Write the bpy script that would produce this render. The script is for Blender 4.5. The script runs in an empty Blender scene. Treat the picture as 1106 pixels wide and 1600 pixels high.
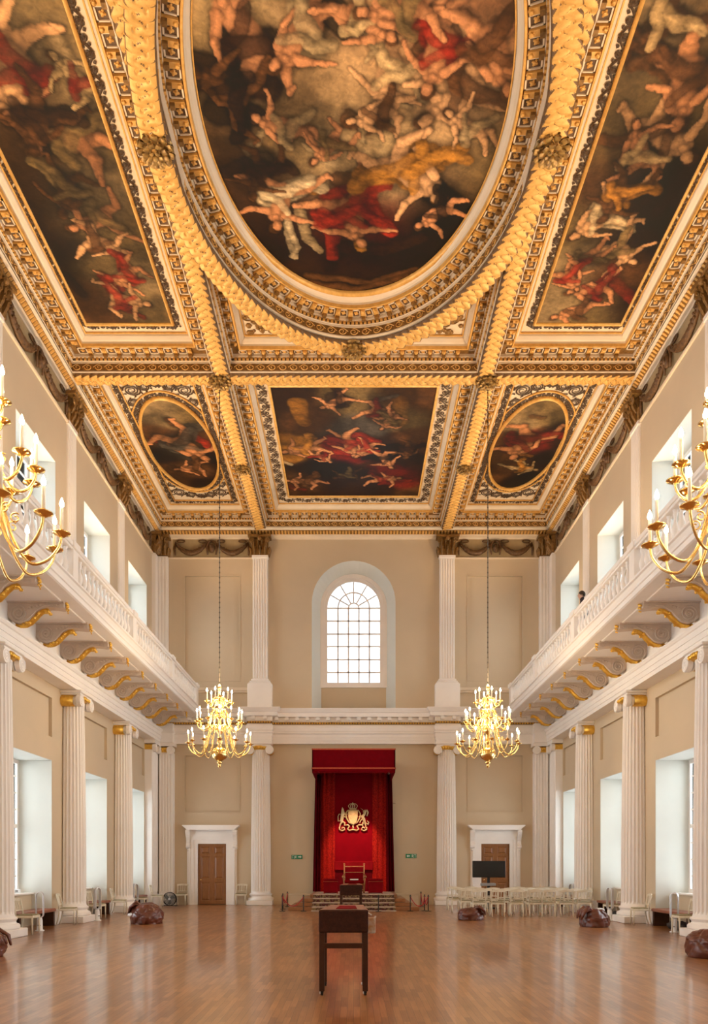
import bpy, math, random
import numpy as np
from mathutils import Vector, Matrix, noise
random.seed(7)
PI = math.pi
scene = bpy.context.scene
COL = scene.collection

# ---------------------------------------------------------------- measures (metres)
F = 1190.0; CX = 552.5; HOR = 1350.0; EYE = 1.67
WL = 8.25          # lower side wall plane
WU = 8.15          # upper side wall plane
YE = 31.3          # end wall plane
YB = -2.6          # wall behind
COLY = [17.25, 21.92, 26.6]
WINY = [0.9, 5.57, 10.24, 14.92, 19.6, 24.25, 28.78]
ZB = 15.27         # underside of ceiling beams
ZP = 15.97         # plane of the painted panels

def at(x, y, d):   # read-off helper: picture reading at depth d -> room position
    s = F/d
    return ((x-CX)/s, d, EYE+(HOR-y)/s)
def onceil(x, y, h=ZP-EYE):
    s = (HOR-y)/h
    return ((x-CX)/s, F/s)

# ---------------------------------------------------------------- materials
MATS = {}
def nt(name):
    m = bpy.data.materials.new(name); m.use_nodes = True
    t = m.node_tree; t.nodes.clear()
    o = t.nodes.new('ShaderNodeOutputMaterial'); b = t.nodes.new('ShaderNodeBsdfPrincipled')
    t.links.new(b.outputs[0], o.inputs[0]); MATS[name] = m
    return m, t, b, o
def paint(name, c, rough=.5, metal=0., var=.08, scale=3., bump=0., bscale=40., coat=0., c2=None, spec=None):
    m, t, b, o = nt(name)
    tc = t.nodes.new('ShaderNodeTexCoord'); n = t.nodes.new('ShaderNodeTexNoise')
    n.inputs['Scale'].default_value = scale; n.inputs['Detail'].default_value = 5
    t.links.new(tc.outputs['Object'], n.inputs['Vector'])
    r = t.nodes.new('ShaderNodeValToRGB')
    r.color_ramp.elements[0].position = .3; r.color_ramp.elements[1].position = .7
    a = c2 if c2 else tuple(max(0, x*(1-var)) for x in c)
    r.color_ramp.elements[0].color = (*a, 1)
    r.color_ramp.elements[1].color = (*(c if c2 else tuple(min(1, x*(1+var)) for x in c)), 1)
    t.links.new(n.outputs['Fac'], r.inputs[0]); t.links.new(r.outputs[0], b.inputs['Base Color'])
    b.inputs['Roughness'].default_value = rough; b.inputs['Metallic'].default_value = metal
    if spec is not None: b.inputs['Specular IOR Level'].default_value = spec
    if coat: b.inputs['Coat Weight'].default_value = coat; b.inputs['Coat Roughness'].default_value = .15
    if bump:
        n2 = t.nodes.new('ShaderNodeTexNoise'); n2.inputs['Scale'].default_value = bscale; n2.inputs['Detail'].default_value = 4
        t.links.new(tc.outputs['Object'], n2.inputs['Vector'])
        bp = t.nodes.new('ShaderNodeBump'); bp.inputs['Strength'].default_value = bump; bp.inputs['Distance'].default_value = .02
        t.links.new(n2.outputs['Fac'], bp.inputs['Height']); t.links.new(bp.outputs[0], b.inputs['Normal'])
    return m
def emit(name, c, s):
    m = bpy.data.materials.new(name); m.use_nodes = True; t = m.node_tree; t.nodes.clear()
    o = t.nodes.new('ShaderNodeOutputMaterial'); e = t.nodes.new('ShaderNodeEmission')
    e.inputs[0].default_value = (*c, 1); e.inputs[1].default_value = s
    t.links.new(e.outputs[0], o.inputs[0]); MATS[name] = m; return m

WALL = paint('wall_paint', (.60, .485, .335), .75, var=.035, scale=.7, bump=.08, bscale=25)
WHITE = paint('white_paint', (.88, .835, .785), .45, var=.03, scale=1.5, bump=.05, bscale=30)
REVEAL = paint('window_reveal_paint', (.66, .655, .59), .6, var=.03, scale=1.)
SHADEDW = paint('bracket_shaded_white', (.60, .50, .42), .6, var=.07, scale=5, bump=.1)  # white paint of the brackets with shadow grey mixed into the colour
CREAM = paint('ceiling_cream', (.72, .60, .45), .5, var=.05, scale=2.)
GOLD = paint('gold_leaf', (.78, .45, .13), .42, .18, c2=(.60, .32, .075), scale=9, bump=.25, bscale=60)
GILT = paint('bright_gilding', (.95, .62, .12), .28, .75, c2=(.75, .42, .06), scale=12, bump=.3, bscale=50)
OLDG = paint('old_gold', (.32, .17, .045), .45, .3, c2=(.17, .09, .028), scale=14, bump=.3, bscale=60)
ROSG = paint('rosette_gold', (.55, .34, .10), .4, .35, c2=(.12, .06, .02), scale=9)
BROWN = paint('brown_ground', (.15, .085, .04), .6, c2=(.09, .05, .025), scale=8)
DARKORN = paint('dark_scroll_paint', (.035, .018, .009), .6, .0, c2=(.085, .045, .018), scale=20)
SWAGM = paint('swag_bronze', (.17, .085, .03), .45, .25, c2=(.07, .035, .015), scale=14, bump=.5, bscale=40)
BANDM = paint('frieze_band', (.42, .32, .18), .6, c2=(.34, .25, .13), scale=3)
BRASS = paint('brass', (.93, .66, .26), .18, 1., var=.06, scale=4)
BRASSD = paint('brass_tier', (.88, .62, .25), .25, .9, var=.08, scale=4)
CANDLE = paint('candle_ivory', (.93, .86, .70), .4, var=.02)
CHAINM = paint('chain_iron', (.10, .08, .06), .5, .6)
FLAME = emit('flame', (1., .80, .50), 45.)
LEATHER = paint('brown_leather', (.15, .040, .022), .30, c2=(.09, .023, .013), scale=4, bump=.35, bscale=9, coat=.25)
BENCHM = paint('bench_leather', (.30, .105, .055), .42, c2=(.25, .08, .045), scale=3, bump=.1)
DKWOOD = paint('dark_wood', (.065, .024, .011), .45, c2=(.038, .014, .007), scale=6, spec=.25)
MIDWOOD = paint('mid_wood', (.33, .145, .055), .4, c2=(.25, .10, .035), scale=6, coat=.2)
STANDL = paint('stand_leather', (.055, .016, .007), .6, c2=(.028, .008, .004), scale=25, bump=.3, bscale=60, spec=.2)
CHAIRM = paint('chair_cream', (.78, .72, .58), .45, c2=(.66, .58, .44), scale=8)
CUSH = paint('chair_cushion', (.30, .25, .13), .8, c2=(.22, .18, .09), scale=20)
REDV = paint('red_velvet', (.23, .0025, .007), .85, c2=(.15, .0015, .004), scale=3, bump=.2, spec=.08)
REDD = paint('dark_red_velvet', (.10, .0015, .005), .9, c2=(.075, .001, .003), scale=3, bump=.2, spec=.06)
REDB = paint('red_brocade', (.36, .014, .006), .8, c2=(.13, .002, .003), scale=22, bump=.2, spec=.08)
TRIMR = paint('red_gold_fringe', (.50, .10, .03), .6, c2=(.35, .03, .015), scale=40)
REDT = paint('red_trim', (.15, .001, .005), .9, c2=(.12, .0008, .004), scale=5, spec=.06)
BLACK = paint('black_metal', (.012, .012, .012), .45, .3)
SCREEN = paint('black_screen', (.008, .007, .007), .12)
SILVER = paint('silver_plastic', (.66, .68, .72), .3, .4, var=.03)
LWHITE = paint('white_plastic', (.80, .81, .82), .35, var=.02)
GREY = paint('grey_plastic', (.30, .30, .30), .5)
REDC = paint('crimson_cloth', (.17, .0008, .005), .9, c2=(.14, .0006, .004), scale=3, bump=.1, spec=.05)
GREEN = paint('sign_green', (.012, .22, .11), .5, var=.02)
SIGNW = paint('sign_white', (.85, .9, .86), .5, var=.01)
CREST = paint('crest_gold', (.48, .37, .20), .4, .3, c2=(.46, .30, .12), scale=30, bump=.5, bscale=30)
CRESTD = paint('crest_dark', (.35, .2, .08), .5)
ROPE = paint('red_rope', (.45, .02, .03), .7)
SKIN = paint('skin', (.55, .33, .24), .55)
CLOTH = paint('dark_clothing', (.03, .022, .03), .85)
HAIR = paint('dark_hair', (.03, .018, .012), .6)
BAGM = paint('black_bag', (.015, .013, .014), .5, bump=.3, bscale=12)

def wood_door():
    m, t, b, o = nt('door_wood')
    tc = t.nodes.new('ShaderNodeTexCoord'); mp = t.nodes.new('ShaderNodeMapping'); mp.inputs['Scale'].default_value = (9, 9, 1.1)
    n = t.nodes.new('ShaderNodeTexNoise'); n.inputs['Scale'].default_value = 3; n.inputs['Detail'].default_value = 6
    r = t.nodes.new('ShaderNodeValToRGB'); r.color_ramp.elements[0].color = (.17, .06, .015, 1); r.color_ramp.elements[1].color = (.34, .145, .045, 1)
    t.links.new(tc.outputs['Object'], mp.inputs[0]); t.links.new(mp.outputs[0], n.inputs['Vector']); t.links.new(n.outputs['Fac'], r.inputs[0])
    t.links.new(r.outputs[0], b.inputs['Base Color']); b.inputs['Roughness'].default_value = .38
    return m
DOORW = wood_door()

def parquet():
    m, t, b, o = nt('parquet_floor')
    L = t.links.new
    tc = t.nodes.new('ShaderNodeTexCoord'); mp = t.nodes.new('ShaderNodeMapping')
    mp.inputs['Rotation'].default_value = (0, 0, PI/2)
    L(tc.outputs['Object'], mp.inputs[0])
    br = t.nodes.new('ShaderNodeTexBrick')
    br.inputs['Scale'].default_value = 1; br.inputs['Brick Width'].default_value = .62; br.inputs['Row Height'].default_value = .075
    br.inputs['Mortar Size'].default_value = .0016; br.inputs['Mortar Smooth'].default_value = .3; br.inputs['Bias'].default_value = 0.
    br.offset = .37; br.offset_frequency = 2; br.squash = 1.
    br.inputs['Color1'].default_value = (.42, .190, .066, 1); br.inputs['Color2'].default_value = (.255, .100, .031, 1)
    br.inputs['Mortar'].default_value = (.06, .025, .01, 1)
    L(mp.outputs[0], br.inputs['Vector'])
    mp2 = t.nodes.new('ShaderNodeMapping'); mp2.inputs['Scale'].default_value = (26, 1.2, 1); L(tc.outputs['Object'], mp2.inputs[0])
    n = t.nodes.new('ShaderNodeTexNoise'); n.inputs['Scale'].default_value = 2; n.inputs['Detail'].default_value = 6; L(mp2.outputs[0], n.inputs['Vector'])
    n3 = t.nodes.new('ShaderNodeTexNoise'); n3.inputs['Scale'].default_value = .55; n3.inputs['Detail'].default_value = 3; L(tc.outputs['Object'], n3.inputs['Vector'])
    mx = t.nodes.new('ShaderNodeMix'); mx.data_type = 'RGBA'; mx.blend_type = 'MULTIPLY'; mx.inputs['Factor'].default_value = .55
    r = t.nodes.new('ShaderNodeValToRGB'); r.color_ramp.elements[0].color = (.62, .58, .54, 1); r.color_ramp.elements[1].color = (1.25, 1.22, 1.18, 1)
    r.color_ramp.elements[0].position = .25; r.color_ramp.elements[1].position = .75
    L(n.outputs['Fac'], r.inputs[0]); L(br.outputs['Color'], mx.inputs['A']); L(r.outputs[0], mx.inputs['B'])
    mx2 = t.nodes.new('ShaderNodeMix'); mx2.data_type = 'RGBA'; mx2.blend_type = 'MULTIPLY'; mx2.inputs['Factor'].default_value = .5
    r2 = t.nodes.new('ShaderNodeValToRGB'); r2.color_ramp.elements[0].color = (.72, .66, .6, 1); r2.color_ramp.elements[1].color = (1.2, 1.2, 1.2, 1)
    r2.color_ramp.elements[0].position = .35; r2.color_ramp.elements[1].position = .65
    L(n3.outputs['Fac'], r2.inputs[0]); L(mx.outputs['Result'], mx2.inputs['A']); L(r2.outputs[0], mx2.inputs['B'])
    L(mx2.outputs['Result'], b.inputs['Base Color'])
    b.inputs['Roughness'].default_value = .34; b.inputs['Specular IOR Level'].default_value = .4
    b.inputs['Coat Weight'].default_value = .5; b.inputs['Coat Roughness'].default_value = .10
    bp = t.nodes.new('ShaderNodeBump'); bp.inputs['Strength'].default_value = .18; bp.inputs['Distance'].default_value = .004
    mpn = t.nodes.new('ShaderNodeMath'); mpn.operation = 'ADD'
    L(br.outputs['Fac'], mpn.inputs[0]); L(n.outputs['Fac'], mpn.inputs[1]); L(mpn.outputs[0], bp.inputs['Height']); L(bp.outputs[0], b.inputs['Normal'])
    return m
PARQ = parquet()

def carpet():
    m, t, b, o = nt('patterned_carpet')
    tc = t.nodes.new('ShaderNodeTexCoord'); v = t.nodes.new('ShaderNodeTexVoronoi'); v.inputs['Scale'].default_value = 11
    n = t.nodes.new('ShaderNodeTexNoise'); n.inputs['Scale'].default_value = 22; n.inputs['Detail'].default_value = 2
    r = t.nodes.new('ShaderNodeValToRGB'); e = r.color_ramp.elements
    e[0].color = (.10, .010, .012, 1); e[0].position = .40; e[1].color = (.24, .16, .07, 1); e[1].position = .78
    k = e.new(.56); k.color = (.05, .012, .01, 1)
    mxx = t.nodes.new('ShaderNodeMath'); mxx.operation = 'MULTIPLY_ADD'; mxx.inputs[1].default_value = .5; 
    t.links.new(tc.outputs['Object'], v.inputs['Vector']); t.links.new(tc.outputs['Object'], n.inputs['Vector'])
    t.links.new(v.outputs['Distance'], mxx.inputs[0]); t.links.new(n.outputs['Fac'], mxx.inputs[2])
    mm = t.nodes.new('ShaderNodeMath'); mm.operation = 'SUBTRACT'; mm.inputs[1].default_value = .12
    t.links.new(mxx.outputs[0], mm.inputs[0]); t.links.new(mm.outputs[0], r.inputs[0])
    t.links.new(r.outputs[0], b.inputs['Base Color']); b.inputs['Roughness'].default_value = .9
    return m
CARPET = carpet()
PALEC = paint('pale_carpet_edge', (.52, .42, .33), .85, c2=(.40, .27, .2), scale=14)
POCK = paint('patterned_pocket', (.55, .55, .52), .4, c2=(.45, .20, .05), scale=14)

def glass():
    m = bpy.data.materials.new('window_glass'); m.use_nodes = True; t = m.node_tree; t.nodes.clear()
    o = t.nodes.new('ShaderNodeOutputMaterial'); tr = t.nodes.new('ShaderNodeBsdfTransparent'); g = t.nodes.new('ShaderNodeBsdfGlossy')
    tr.inputs[0].default_value = (.96, .98, .98, 1); g.inputs['Roughness'].default_value = .05
    fr = t.nodes.new('ShaderNodeFresnel'); fr.inputs[0].default_value = 1.3
    mx = t.nodes.new('ShaderNodeMixShader')
    t.links.new(fr.outputs[0], mx.inputs[0]); t.links.new(tr.outputs[0], mx.inputs[1]); t.links.new(g.outputs[0], mx.inputs[2])
    t.links.new(mx.outputs[0], o.inputs[0]); return m
GLASS = glass()

def canvas_mat():
    m, t, b, o = nt('oil_painting')
    L = t.links.new
    a = t.nodes.new('ShaderNodeVertexColor'); a.layer_name = 'Paint'
    tc = t.nodes.new('ShaderNodeTexCoord'); n = t.nodes.new('ShaderNodeTexNoise'); n.inputs['Scale'].default_value = 9; n.inputs['Detail'].default_value = 8; n.inputs['Distortion'].default_value = 1.2
    L(tc.outputs['Object'], n.inputs['Vector'])
    r = t.nodes.new('ShaderNodeValToRGB'); r.color_ramp.elements[0].color = (.6, .6, .6, 1); r.color_ramp.elements[1].color = (1.35, 1.3, 1.2, 1)
    r.color_ramp.elements[0].position = .3; r.color_ramp.elements[1].position = .7
    mx = t.nodes.new('ShaderNodeMix'); mx.data_type = 'RGBA'; mx.blend_type = 'MULTIPLY'; mx.inputs['Factor'].default_value = .55
    L(n.outputs['Fac'], r.inputs[0]); L(a.outputs['Color'], mx.inputs['A']); L(r.outputs[0], mx.inputs['B']); L(mx.outputs['Result'], b.inputs['Base Color'])
    b.inputs['Roughness'].default_value = .6; b.inputs['Specular IOR Level'].default_value = .25
    return m
CANVAS = canvas_mat()

# ---------------------------------------------------------------- mesh helpers
class MB:
    def __init__(s): s.v = []; s.f = []; s.mi = []; s.cur = 0
    def add(s, vs, fs):
        o = len(s.v); s.v.extend(vs)
        for f in fs: s.f.append([i+o for i in f]); s.mi.append(s.cur)
    def box(s, x0, x1, y0, y1, z0, z1):
        s.add([(x0,y0,z0),(x1,y0,z0),(x1,y1,z0),(x0,y1,z0),(x0,y0,z1),(x1,y0,z1),(x1,y1,z1),(x0,y1,z1)],
              [(0,3,2,1),(4,5,6,7),(0,1,5,4),(1,2,6,5),(2,3,7,6),(3,0,4,7)])
    def add2(s, f, o): s.f.append([i+o for i in f]); s.mi.append(s.cur)
    def bbox(s, x0, x1, y0, y1, z0, z1, b=.01):     # bevelled box: three stacked rings
        b = min(b, (x1-x0)/3, (y1-y0)/3, (z1-z0)/3)
        rings = [(b, z0), (0, z0+b), (0, z1-b), (b, z1)]
        vs = []
        for o, z in rings:
            vs += [(x0+o+b*.5,y0+o,z),(x1-o-b*.5,y0+o,z),(x1-o,y0+o+b*.5,z),(x1-o,y1-o-b*.5,z),(x1-o-b*.5,y1-o,z),(x0+o+b*.5,y1-o,z),(x0+o,y1-o-b*.5,z),(x0+o,y0+o+b*.5,z)]
        fs = [tuple(reversed(range(8))), tuple(range(24, 32))]
        for k in range(3):
            for i in range(8): j = (i+1) % 8; fs.append((k*8+i, k*8+j, k*8+8+j, k*8+8+i))
        s.add(vs, fs)
    def lathe(s, prof, n=16, c=(0,0,0), a0=0, a1=2*PI, rad=None, cap=True):
        full = abs(a1-a0-2*PI) < 1e-6; m = n if full else n+1
        vs = []
        for r, z in prof:
            for i in range(m):
                a = a0+(a1-a0)*i/n; rr = r*(rad(a, z) if rad else 1)
                vs.append((c[0]+rr*math.cos(a), c[1]+rr*math.sin(a), c[2]+z))
        fs = []
        for k in range(len(prof)-1):
            for i in range(n):
                j = (i+1) % m; fs.append((k*m+i, k*m+j, (k+1)*m+j, (k+1)*m+i))
        if cap and full:
            fs.append(tuple(reversed(range(m)))); fs.append(tuple(range((len(prof)-1)*m, len(prof)*m)))
        s.add(vs, fs)
    def tube(s, pts, r, n=8, cap=True, flat=1., up=None):
        pts = [Vector(p) for p in pts]; N = len(pts)
        rs = r if isinstance(r, (list, tuple)) else [r]*N
        vs = []; prev = None
        for i, p in enumerate(pts):
            t = (pts[min(i+1, N-1)]-pts[max(i-1, 0)])
            t = t.normalized() if t.length > 1e-9 else Vector((0,0,1))
            if up is not None: a = t.cross(Vector(up))
            elif prev is None: a = t.cross(Vector((0,0,1)) if abs(t.z) < .9 else Vector((1,0,0)))
            else: a = prev-t*prev.dot(t)
            a = a.normalized() if a.length > 1e-6 else Vector((1,0,0)); prev = a; b = t.cross(a)
            for k in range(n):
                q = 2*PI*k/n; w = p+a*(rs[i]*math.cos(q))+b*(rs[i]*flat*math.sin(q)); vs.append(tuple(w))
        fs = []
        for i in range(N-1):
            for k in range(n): j = (k+1) % n; fs.append((i*n+k, i*n+j, (i+1)*n+j, (i+1)*n+k))
        if cap: fs.append(tuple(reversed(range(n)))); fs.append(tuple(range((N-1)*n, N*n)))
        s.add(vs, fs)
    def prism(s, poly, fn, a, b):                    # poly in 2D, fn(u,v,w)->xyz
        n = len(poly); vs = [fn(u, v, a) for u, v in poly]+[fn(u, v, b) for u, v in poly]
        fs = [tuple(range(n)), tuple(reversed(range(n, 2*n)))]
        for i in range(n): j = (i+1) % n; fs.append((i, i+n, j+n, j))
        s.add(vs, fs)
    def sphere(s, c, r, nu=10, nv=7, sc=(1,1,1)):
        vs = [(c[0], c[1], c[2]-r*sc[2])]
        for j in range(1, nv):
            t = PI*j/nv
            for i in range(nu): a = 2*PI*i/nu; vs.append((c[0]+r*sc[0]*math.sin(t)*math.cos(a), c[1]+r*sc[1]*math.sin(t)*math.sin(a), c[2]-r*sc[2]*math.cos(t)))
        vs.append((c[0], c[1], c[2]+r*sc[2])); fs = []
        for i in range(nu): j = (i+1) % nu; fs.append((0, 1+j, 1+i)); fs.append((len(vs)-1, 1+(nv-2)*nu+i, 1+(nv-2)*nu+j))
        for k in range(nv-2):
            for i in range(nu): j = (i+1) % nu; fs.append((1+k*nu+i, 1+k*nu+j, 1+(k+1)*nu+j, 1+(k+1)*nu+i))
        s.add(vs, fs)
    def sweep(s, path, prof, closed=False, sgn=1., smooth_n=None):
        """path: list of (x,y); prof: list of (offset to the left of travel * sgn, z)"""
        n = len(path); vs = []
        for i in range(n):
            p = Vector(path[i]); 
            if smooth_n: o = Vector(smooth_n[i])
            else:
                a = Vector(path[i-1]) if (closed or i > 0) else None; b = Vector(path[(i+1) % n]) if (closed or i < n-1) else None
                t1 = (p-a).normalized() if a is not None else None; t2 = (b-p).normalized() if b is not None else None
                t1 = t1 or t2; t2 = t2 or t1
                n1 = Vector((-t1.y, t1.x)); n2 = Vector((-t2.y, t2.x)); o = (n1+n2); o = o/max(.2, (1+n1.dot(n2)))
            for q, z in prof: vs.append((p.x+o.x*q*sgn, p.y+o.y*q*sgn, z))
        m = len(prof); fs = []
        for i in range(n if closed else n-1):
            j = (i+1) % n
            for k in range(m-1):
                f = (i*m+k, j*m+k, j*m+k+1, i*m+k+1); fs.append(f if sgn > 0 else tuple(reversed(f)))
        s.add(vs, fs)
    def build(s, name, mats, parent=None, smooth=False, loc=None, shift=True):
        if not isinstance(mats, (list, tuple)): mats = [mats]
        me = bpy.data.meshes.new(name)
        vs = s.v
        if parent is not None and shift and parent.location.length > 0:
            L = parent.location; vs = [(x-L.x, y-L.y, z-L.z) for x, y, z in vs]
        elif loc is not None: vs = [(x-loc[0], y-loc[1], z-loc[2]) for x, y, z in vs]
        me.from_pydata(vs, [], s.f); 
        for m in mats: me.materials.append(m)
        if len(mats) > 1: me.polygons.foreach_set('material_index', s.mi)
        if smooth: me.polygons.foreach_set('use_smooth', [True]*len(me.polygons))
        me.update(); o = bpy.data.objects.new(name, me); COL.objects.link(o)
        if loc is not None and parent is None: o.location = loc
        if parent is not None: o.parent = parent
        return o
def autosmooth(o, ang=40):
    me = o.data; me.polygons.foreach_set('use_smooth', [True]*len(me.polygons))
    try: me.set_sharp_from_angle(angle=math.radians(ang))
    except Exception: pass
    return o
def thing(name, label, cat, loc=(0,0,0), rz=0, group=None):
    o = bpy.data.objects.new(name, None); COL.objects.link(o); o.empty_display_size = .1
    o.location = loc; o.rotation_euler = (0,0,rz); tag(o, label, cat, group); return o
def tag(o, label, cat, group=None):
    o['label'] = label; o['category'] = cat
    if group: o['group'] = group
    return o
def struct(o): o['kind'] = 'structure'; return o
def sthing(name, loc=(0,0,0)):
    o = bpy.data.objects.new(name, None); COL.objects.link(o); o.location = loc; o['kind'] = 'structure'; return o
def dup(root, loc, rz=0, label=None, group=None, scale=None):
    r = root.copy(); COL.objects.link(r); r.location = loc; r.rotation_euler = (0,0,rz)
    if scale: r.scale = scale
    if label: r['label'] = label
    if group: r['group'] = group
    def rec(src, dst):
        for ch in src.children:
            c = ch.copy(); COL.objects.link(c); c.parent = dst; rec(ch, c)
    rec(root, r); return r
ORD = ['first','second','third','fourth','fifth','sixth','seventh','eighth','ninth','tenth','eleventh','twelfth']

# ---------------------------------------------------------------- room shell
fl = MB(); fl.box(-9.4, 9.4, YB-.1, 32.2, -.2, 0)
struct(fl.build('floor', PARQ))

def cellwall(mb, ys, zs, solid):
    for y0, y1 in zip(ys, ys[1:]):
        for z0, z1 in zip(zs, zs[1:]): solid(mb, y0, y1, z0, z1)
HW = 1.23
for sx, side in ((-1, 'left'), (1, 'right')):
    root = sthing('wall_'+side)
    m = MB()
    def xb(x0, x1, y0, y1, z0, z1):
        a, b = sorted((sx*x0, sx*x1)); m.box(a, b, y0, y1, z0, z1)
    ys = [YB]
    for c in WINY: ys += [c-HW, c+HW]
    ys += [YE+.7]
    for i in range(len(ys)-1):
        y0, y1 = ys[i], ys[i+1]; win = i % 2 == 1
        if not win:
            xb(WL, 9.35, y0, y1, 0, 7.66); xb(WU, 9.35, y0, y1, 7.66, 16.6)
        else:
            xb(WL, 9.35, y0, y1, 4.51, 5.14); xb(WL+.09, 9.35, y0, y1, 5.14, 6.21)
            xb(WL, 9.35, y0, y1, 6.21, 7.66); xb(WU, 9.35, y0, y1, 7.66, 8.75); xb(WU, 9.35, y0, y1, 12.67, 16.6)
    m.build('wall_surface', WALL, root)
    # white window reveals: thin plaster lining, and the radiator casing under each lower sill
    rv = MB()
    m = rv
    for c in WINY:
        for yy, e in ((c-HW, 1), (c+HW, -1)):
            a, b = sorted((yy, yy+e*.012))
            xb(WL+.004, 9.3, a, b, 0, 4.51); xb(WU+.004, 9.3, a, b, 8.75, 12.67)
        xb(WL+.004, 9.3, c-HW, c+HW, 4.498, 4.51); xb(WU+.004, 9.3, c-HW, c+HW, 12.658, 12.67)
        xb(WU-.02, 9.3, c-HW, c+HW, 8.75, 8.79)
    rv.build('window_reveal', REVEAL, root)
    cs = MB(); m = cs
    for c in WINY:
        xb(8.80, 9.35, c-HW, c+HW, 0, .85)
        m.cur = 1; xb(8.74, 9.35, c-HW, c+HW, .85, .89); m.cur = 0
    cs.build('radiator_casing', [WALL, WHITE], root)
    # skirting along the piers
    sk = MB(); m = sk
    edges = [YB]+sum([[c-HW, c+HW] for c in WINY], [])+[29.5]
    for i in range(0, len(edges), 2):
        xb(WL-.04, WL+.02, edges[i], edges[i+1], 0, .36); xb(WL-.06, WL+.02, edges[i], edges[i+1], .36, .42)
    sk.build('skirting', WHITE, root)
    # architrave and frieze of the lower order
    ar = MB()
    pr = [(0, 6.58), (.46, 6.58), (.46, 6.70), (.48, 6.70), (.48, 6.84), (.50, 6.84), (.50, 6.98), (.53, 7.0), (.56, 7.05), (.56, 7.09), (.36, 7.10), (.36, 7.66)]
    path = [(sx*WL, YB), (sx*WL, 30.9)]
    ar.sweep(path, pr, sgn=(1 if sx > 0 else -1))
    o = ar.build('architrave', WHITE, root)
    # cornice above the upper order up to the ceiling
    en = MB()
    sg = 1 if sx > 0 else -1
    P2 = [(sx*WU, YB), (sx*WU, YE)]
    en.sweep(P2, [(0, 14.20), (.05, 14.20), (.06, 14.25), (.02, 14.26)], sgn=sg)
    en.sweep(P2, [(0, 15.02), (.03, 15.02), (.05, 15.05), (.12, 15.07), (.14, 15.12)], sgn=sg)
    en.cur = 1; en.sweep(P2, [(.14, 15.12), (.17, 15.13), (.26, 15.21), (.27, 15.22)], sgn=sg)
    en.cur = 0; en.sweep(P2, [(.27, 15.22), (.32, 15.24), (.34, 15.27), (.36, 15.27)], sgn=sg)
    for k in range(int((YE-9)/.13)):
        y = 9+k*.13; en.cur = 2; en.tube([(sx*(WU-.16), y, 15.12), (sx*(WU-.265), y+.0, 15.205)], [.035, .045], 5)
    en.build('upper_cornice', [CREAM, OLDG, GOLD], root)

# end wall with niche, recessed panels
NW = 1.72; ZA = 12.41; NB = 7.95
root = sthing('wall_end')
m = MB()
def rects(mb, X0, X1, Z0, Z1, holes):
    xs = sorted({X0, X1, *[h[0] for h in holes], *[h[1] for h in holes]}); zs = sorted({Z0, Z1, *[h[2] for h in holes], *[h[3] for h in holes]})
    for a, b in zip(xs, xs[1:]):
        for c, d in zip(zs, zs[1:]):
            cx, cz = (a+b)/2, (c+d)/2; hit = [h for h in holes if h[0] < cx < h[1] and h[2] < cz < h[3]]
            if hit:
                if hit[0][4] < 5: mb.box(a, b, YE+hit[0][4], YE+.9, c, d)
            else: mb.box(a, b, YE, YE+.9, c, d)
hol = []
for s in (-1, 1):
    for (x0, x1, z0, z1, dp) in ((4.70, 6.93, 9.22, 13.5, .1), (4.72, 6.93, 3.82, 6.12, .06)):
        a, b = sorted((s*x0, s*x1)); hol.append((a, b, z0, z1, dp))
    a, b = sorted((s*5.24, s*6.40)); hol.append((a, b, 0, 2.5, .16))
hol.append((-NW, NW, NB, ZA+NW+.1, 9))
rects(m, -9.3, 9.3, 0, 16.6, hol)
N = 24
arc = [(NW*math.cos(PI*i/N), ZA+NW*math.sin(PI*i/N)) for i in range(N+1)]
top = ZA+NW+.1
for i in range(N):   # spandrel between the arch and its square hole
    (xa, za), (xb_, zb) = arc[i], arc[i+1]
    m.add([(xa, YE, za), (xb_, YE, zb), (xb_, YE, top), (xa, YE, top), (xa, YE+.9, za), (xb_, YE+.9, zb), (xb_, YE+.9, top), (xa, YE+.9, top)], [(0,1,2,3), (7,6,5,4), (0,4,5,1)])
m.build('wall_surface', WALL, root)
# splayed niche reveal and its back
r = MB(); RI = 1.36; YI = YE+.62
def archring(rad, zb):
    return [(rad, zb)]+[(rad*math.cos(PI*i/N), ZA+rad*math.sin(PI*i/N)) for i in range(N+1)]+[(-rad, zb)]
A = archring(NW, NB); B = archring(RI, NB)
vs = [(x, YE+.002, z) for x, z in A]+[(x, YI, z) for x, z in B]; k = len(A)
r.add(vs, [(i, i+1, k+i+1, k+i) for i in range(k-1)])
r.build('niche_reveal', REVEAL, root)
r = MB(); r.box(-RI-.2, RI+.2, YI, YI+.28, NB, 9.05); r.box(-1.8, 1.8, YE-.0, YI+.3, NB-.2, NB)
r.build('niche_back', WALL, root)
# back wall
bw = MB(); bw.box(-9.3, 9.3, YB-.4, YB, 0, 16.6); struct(bw.build('wall_back', WALL))

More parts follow.
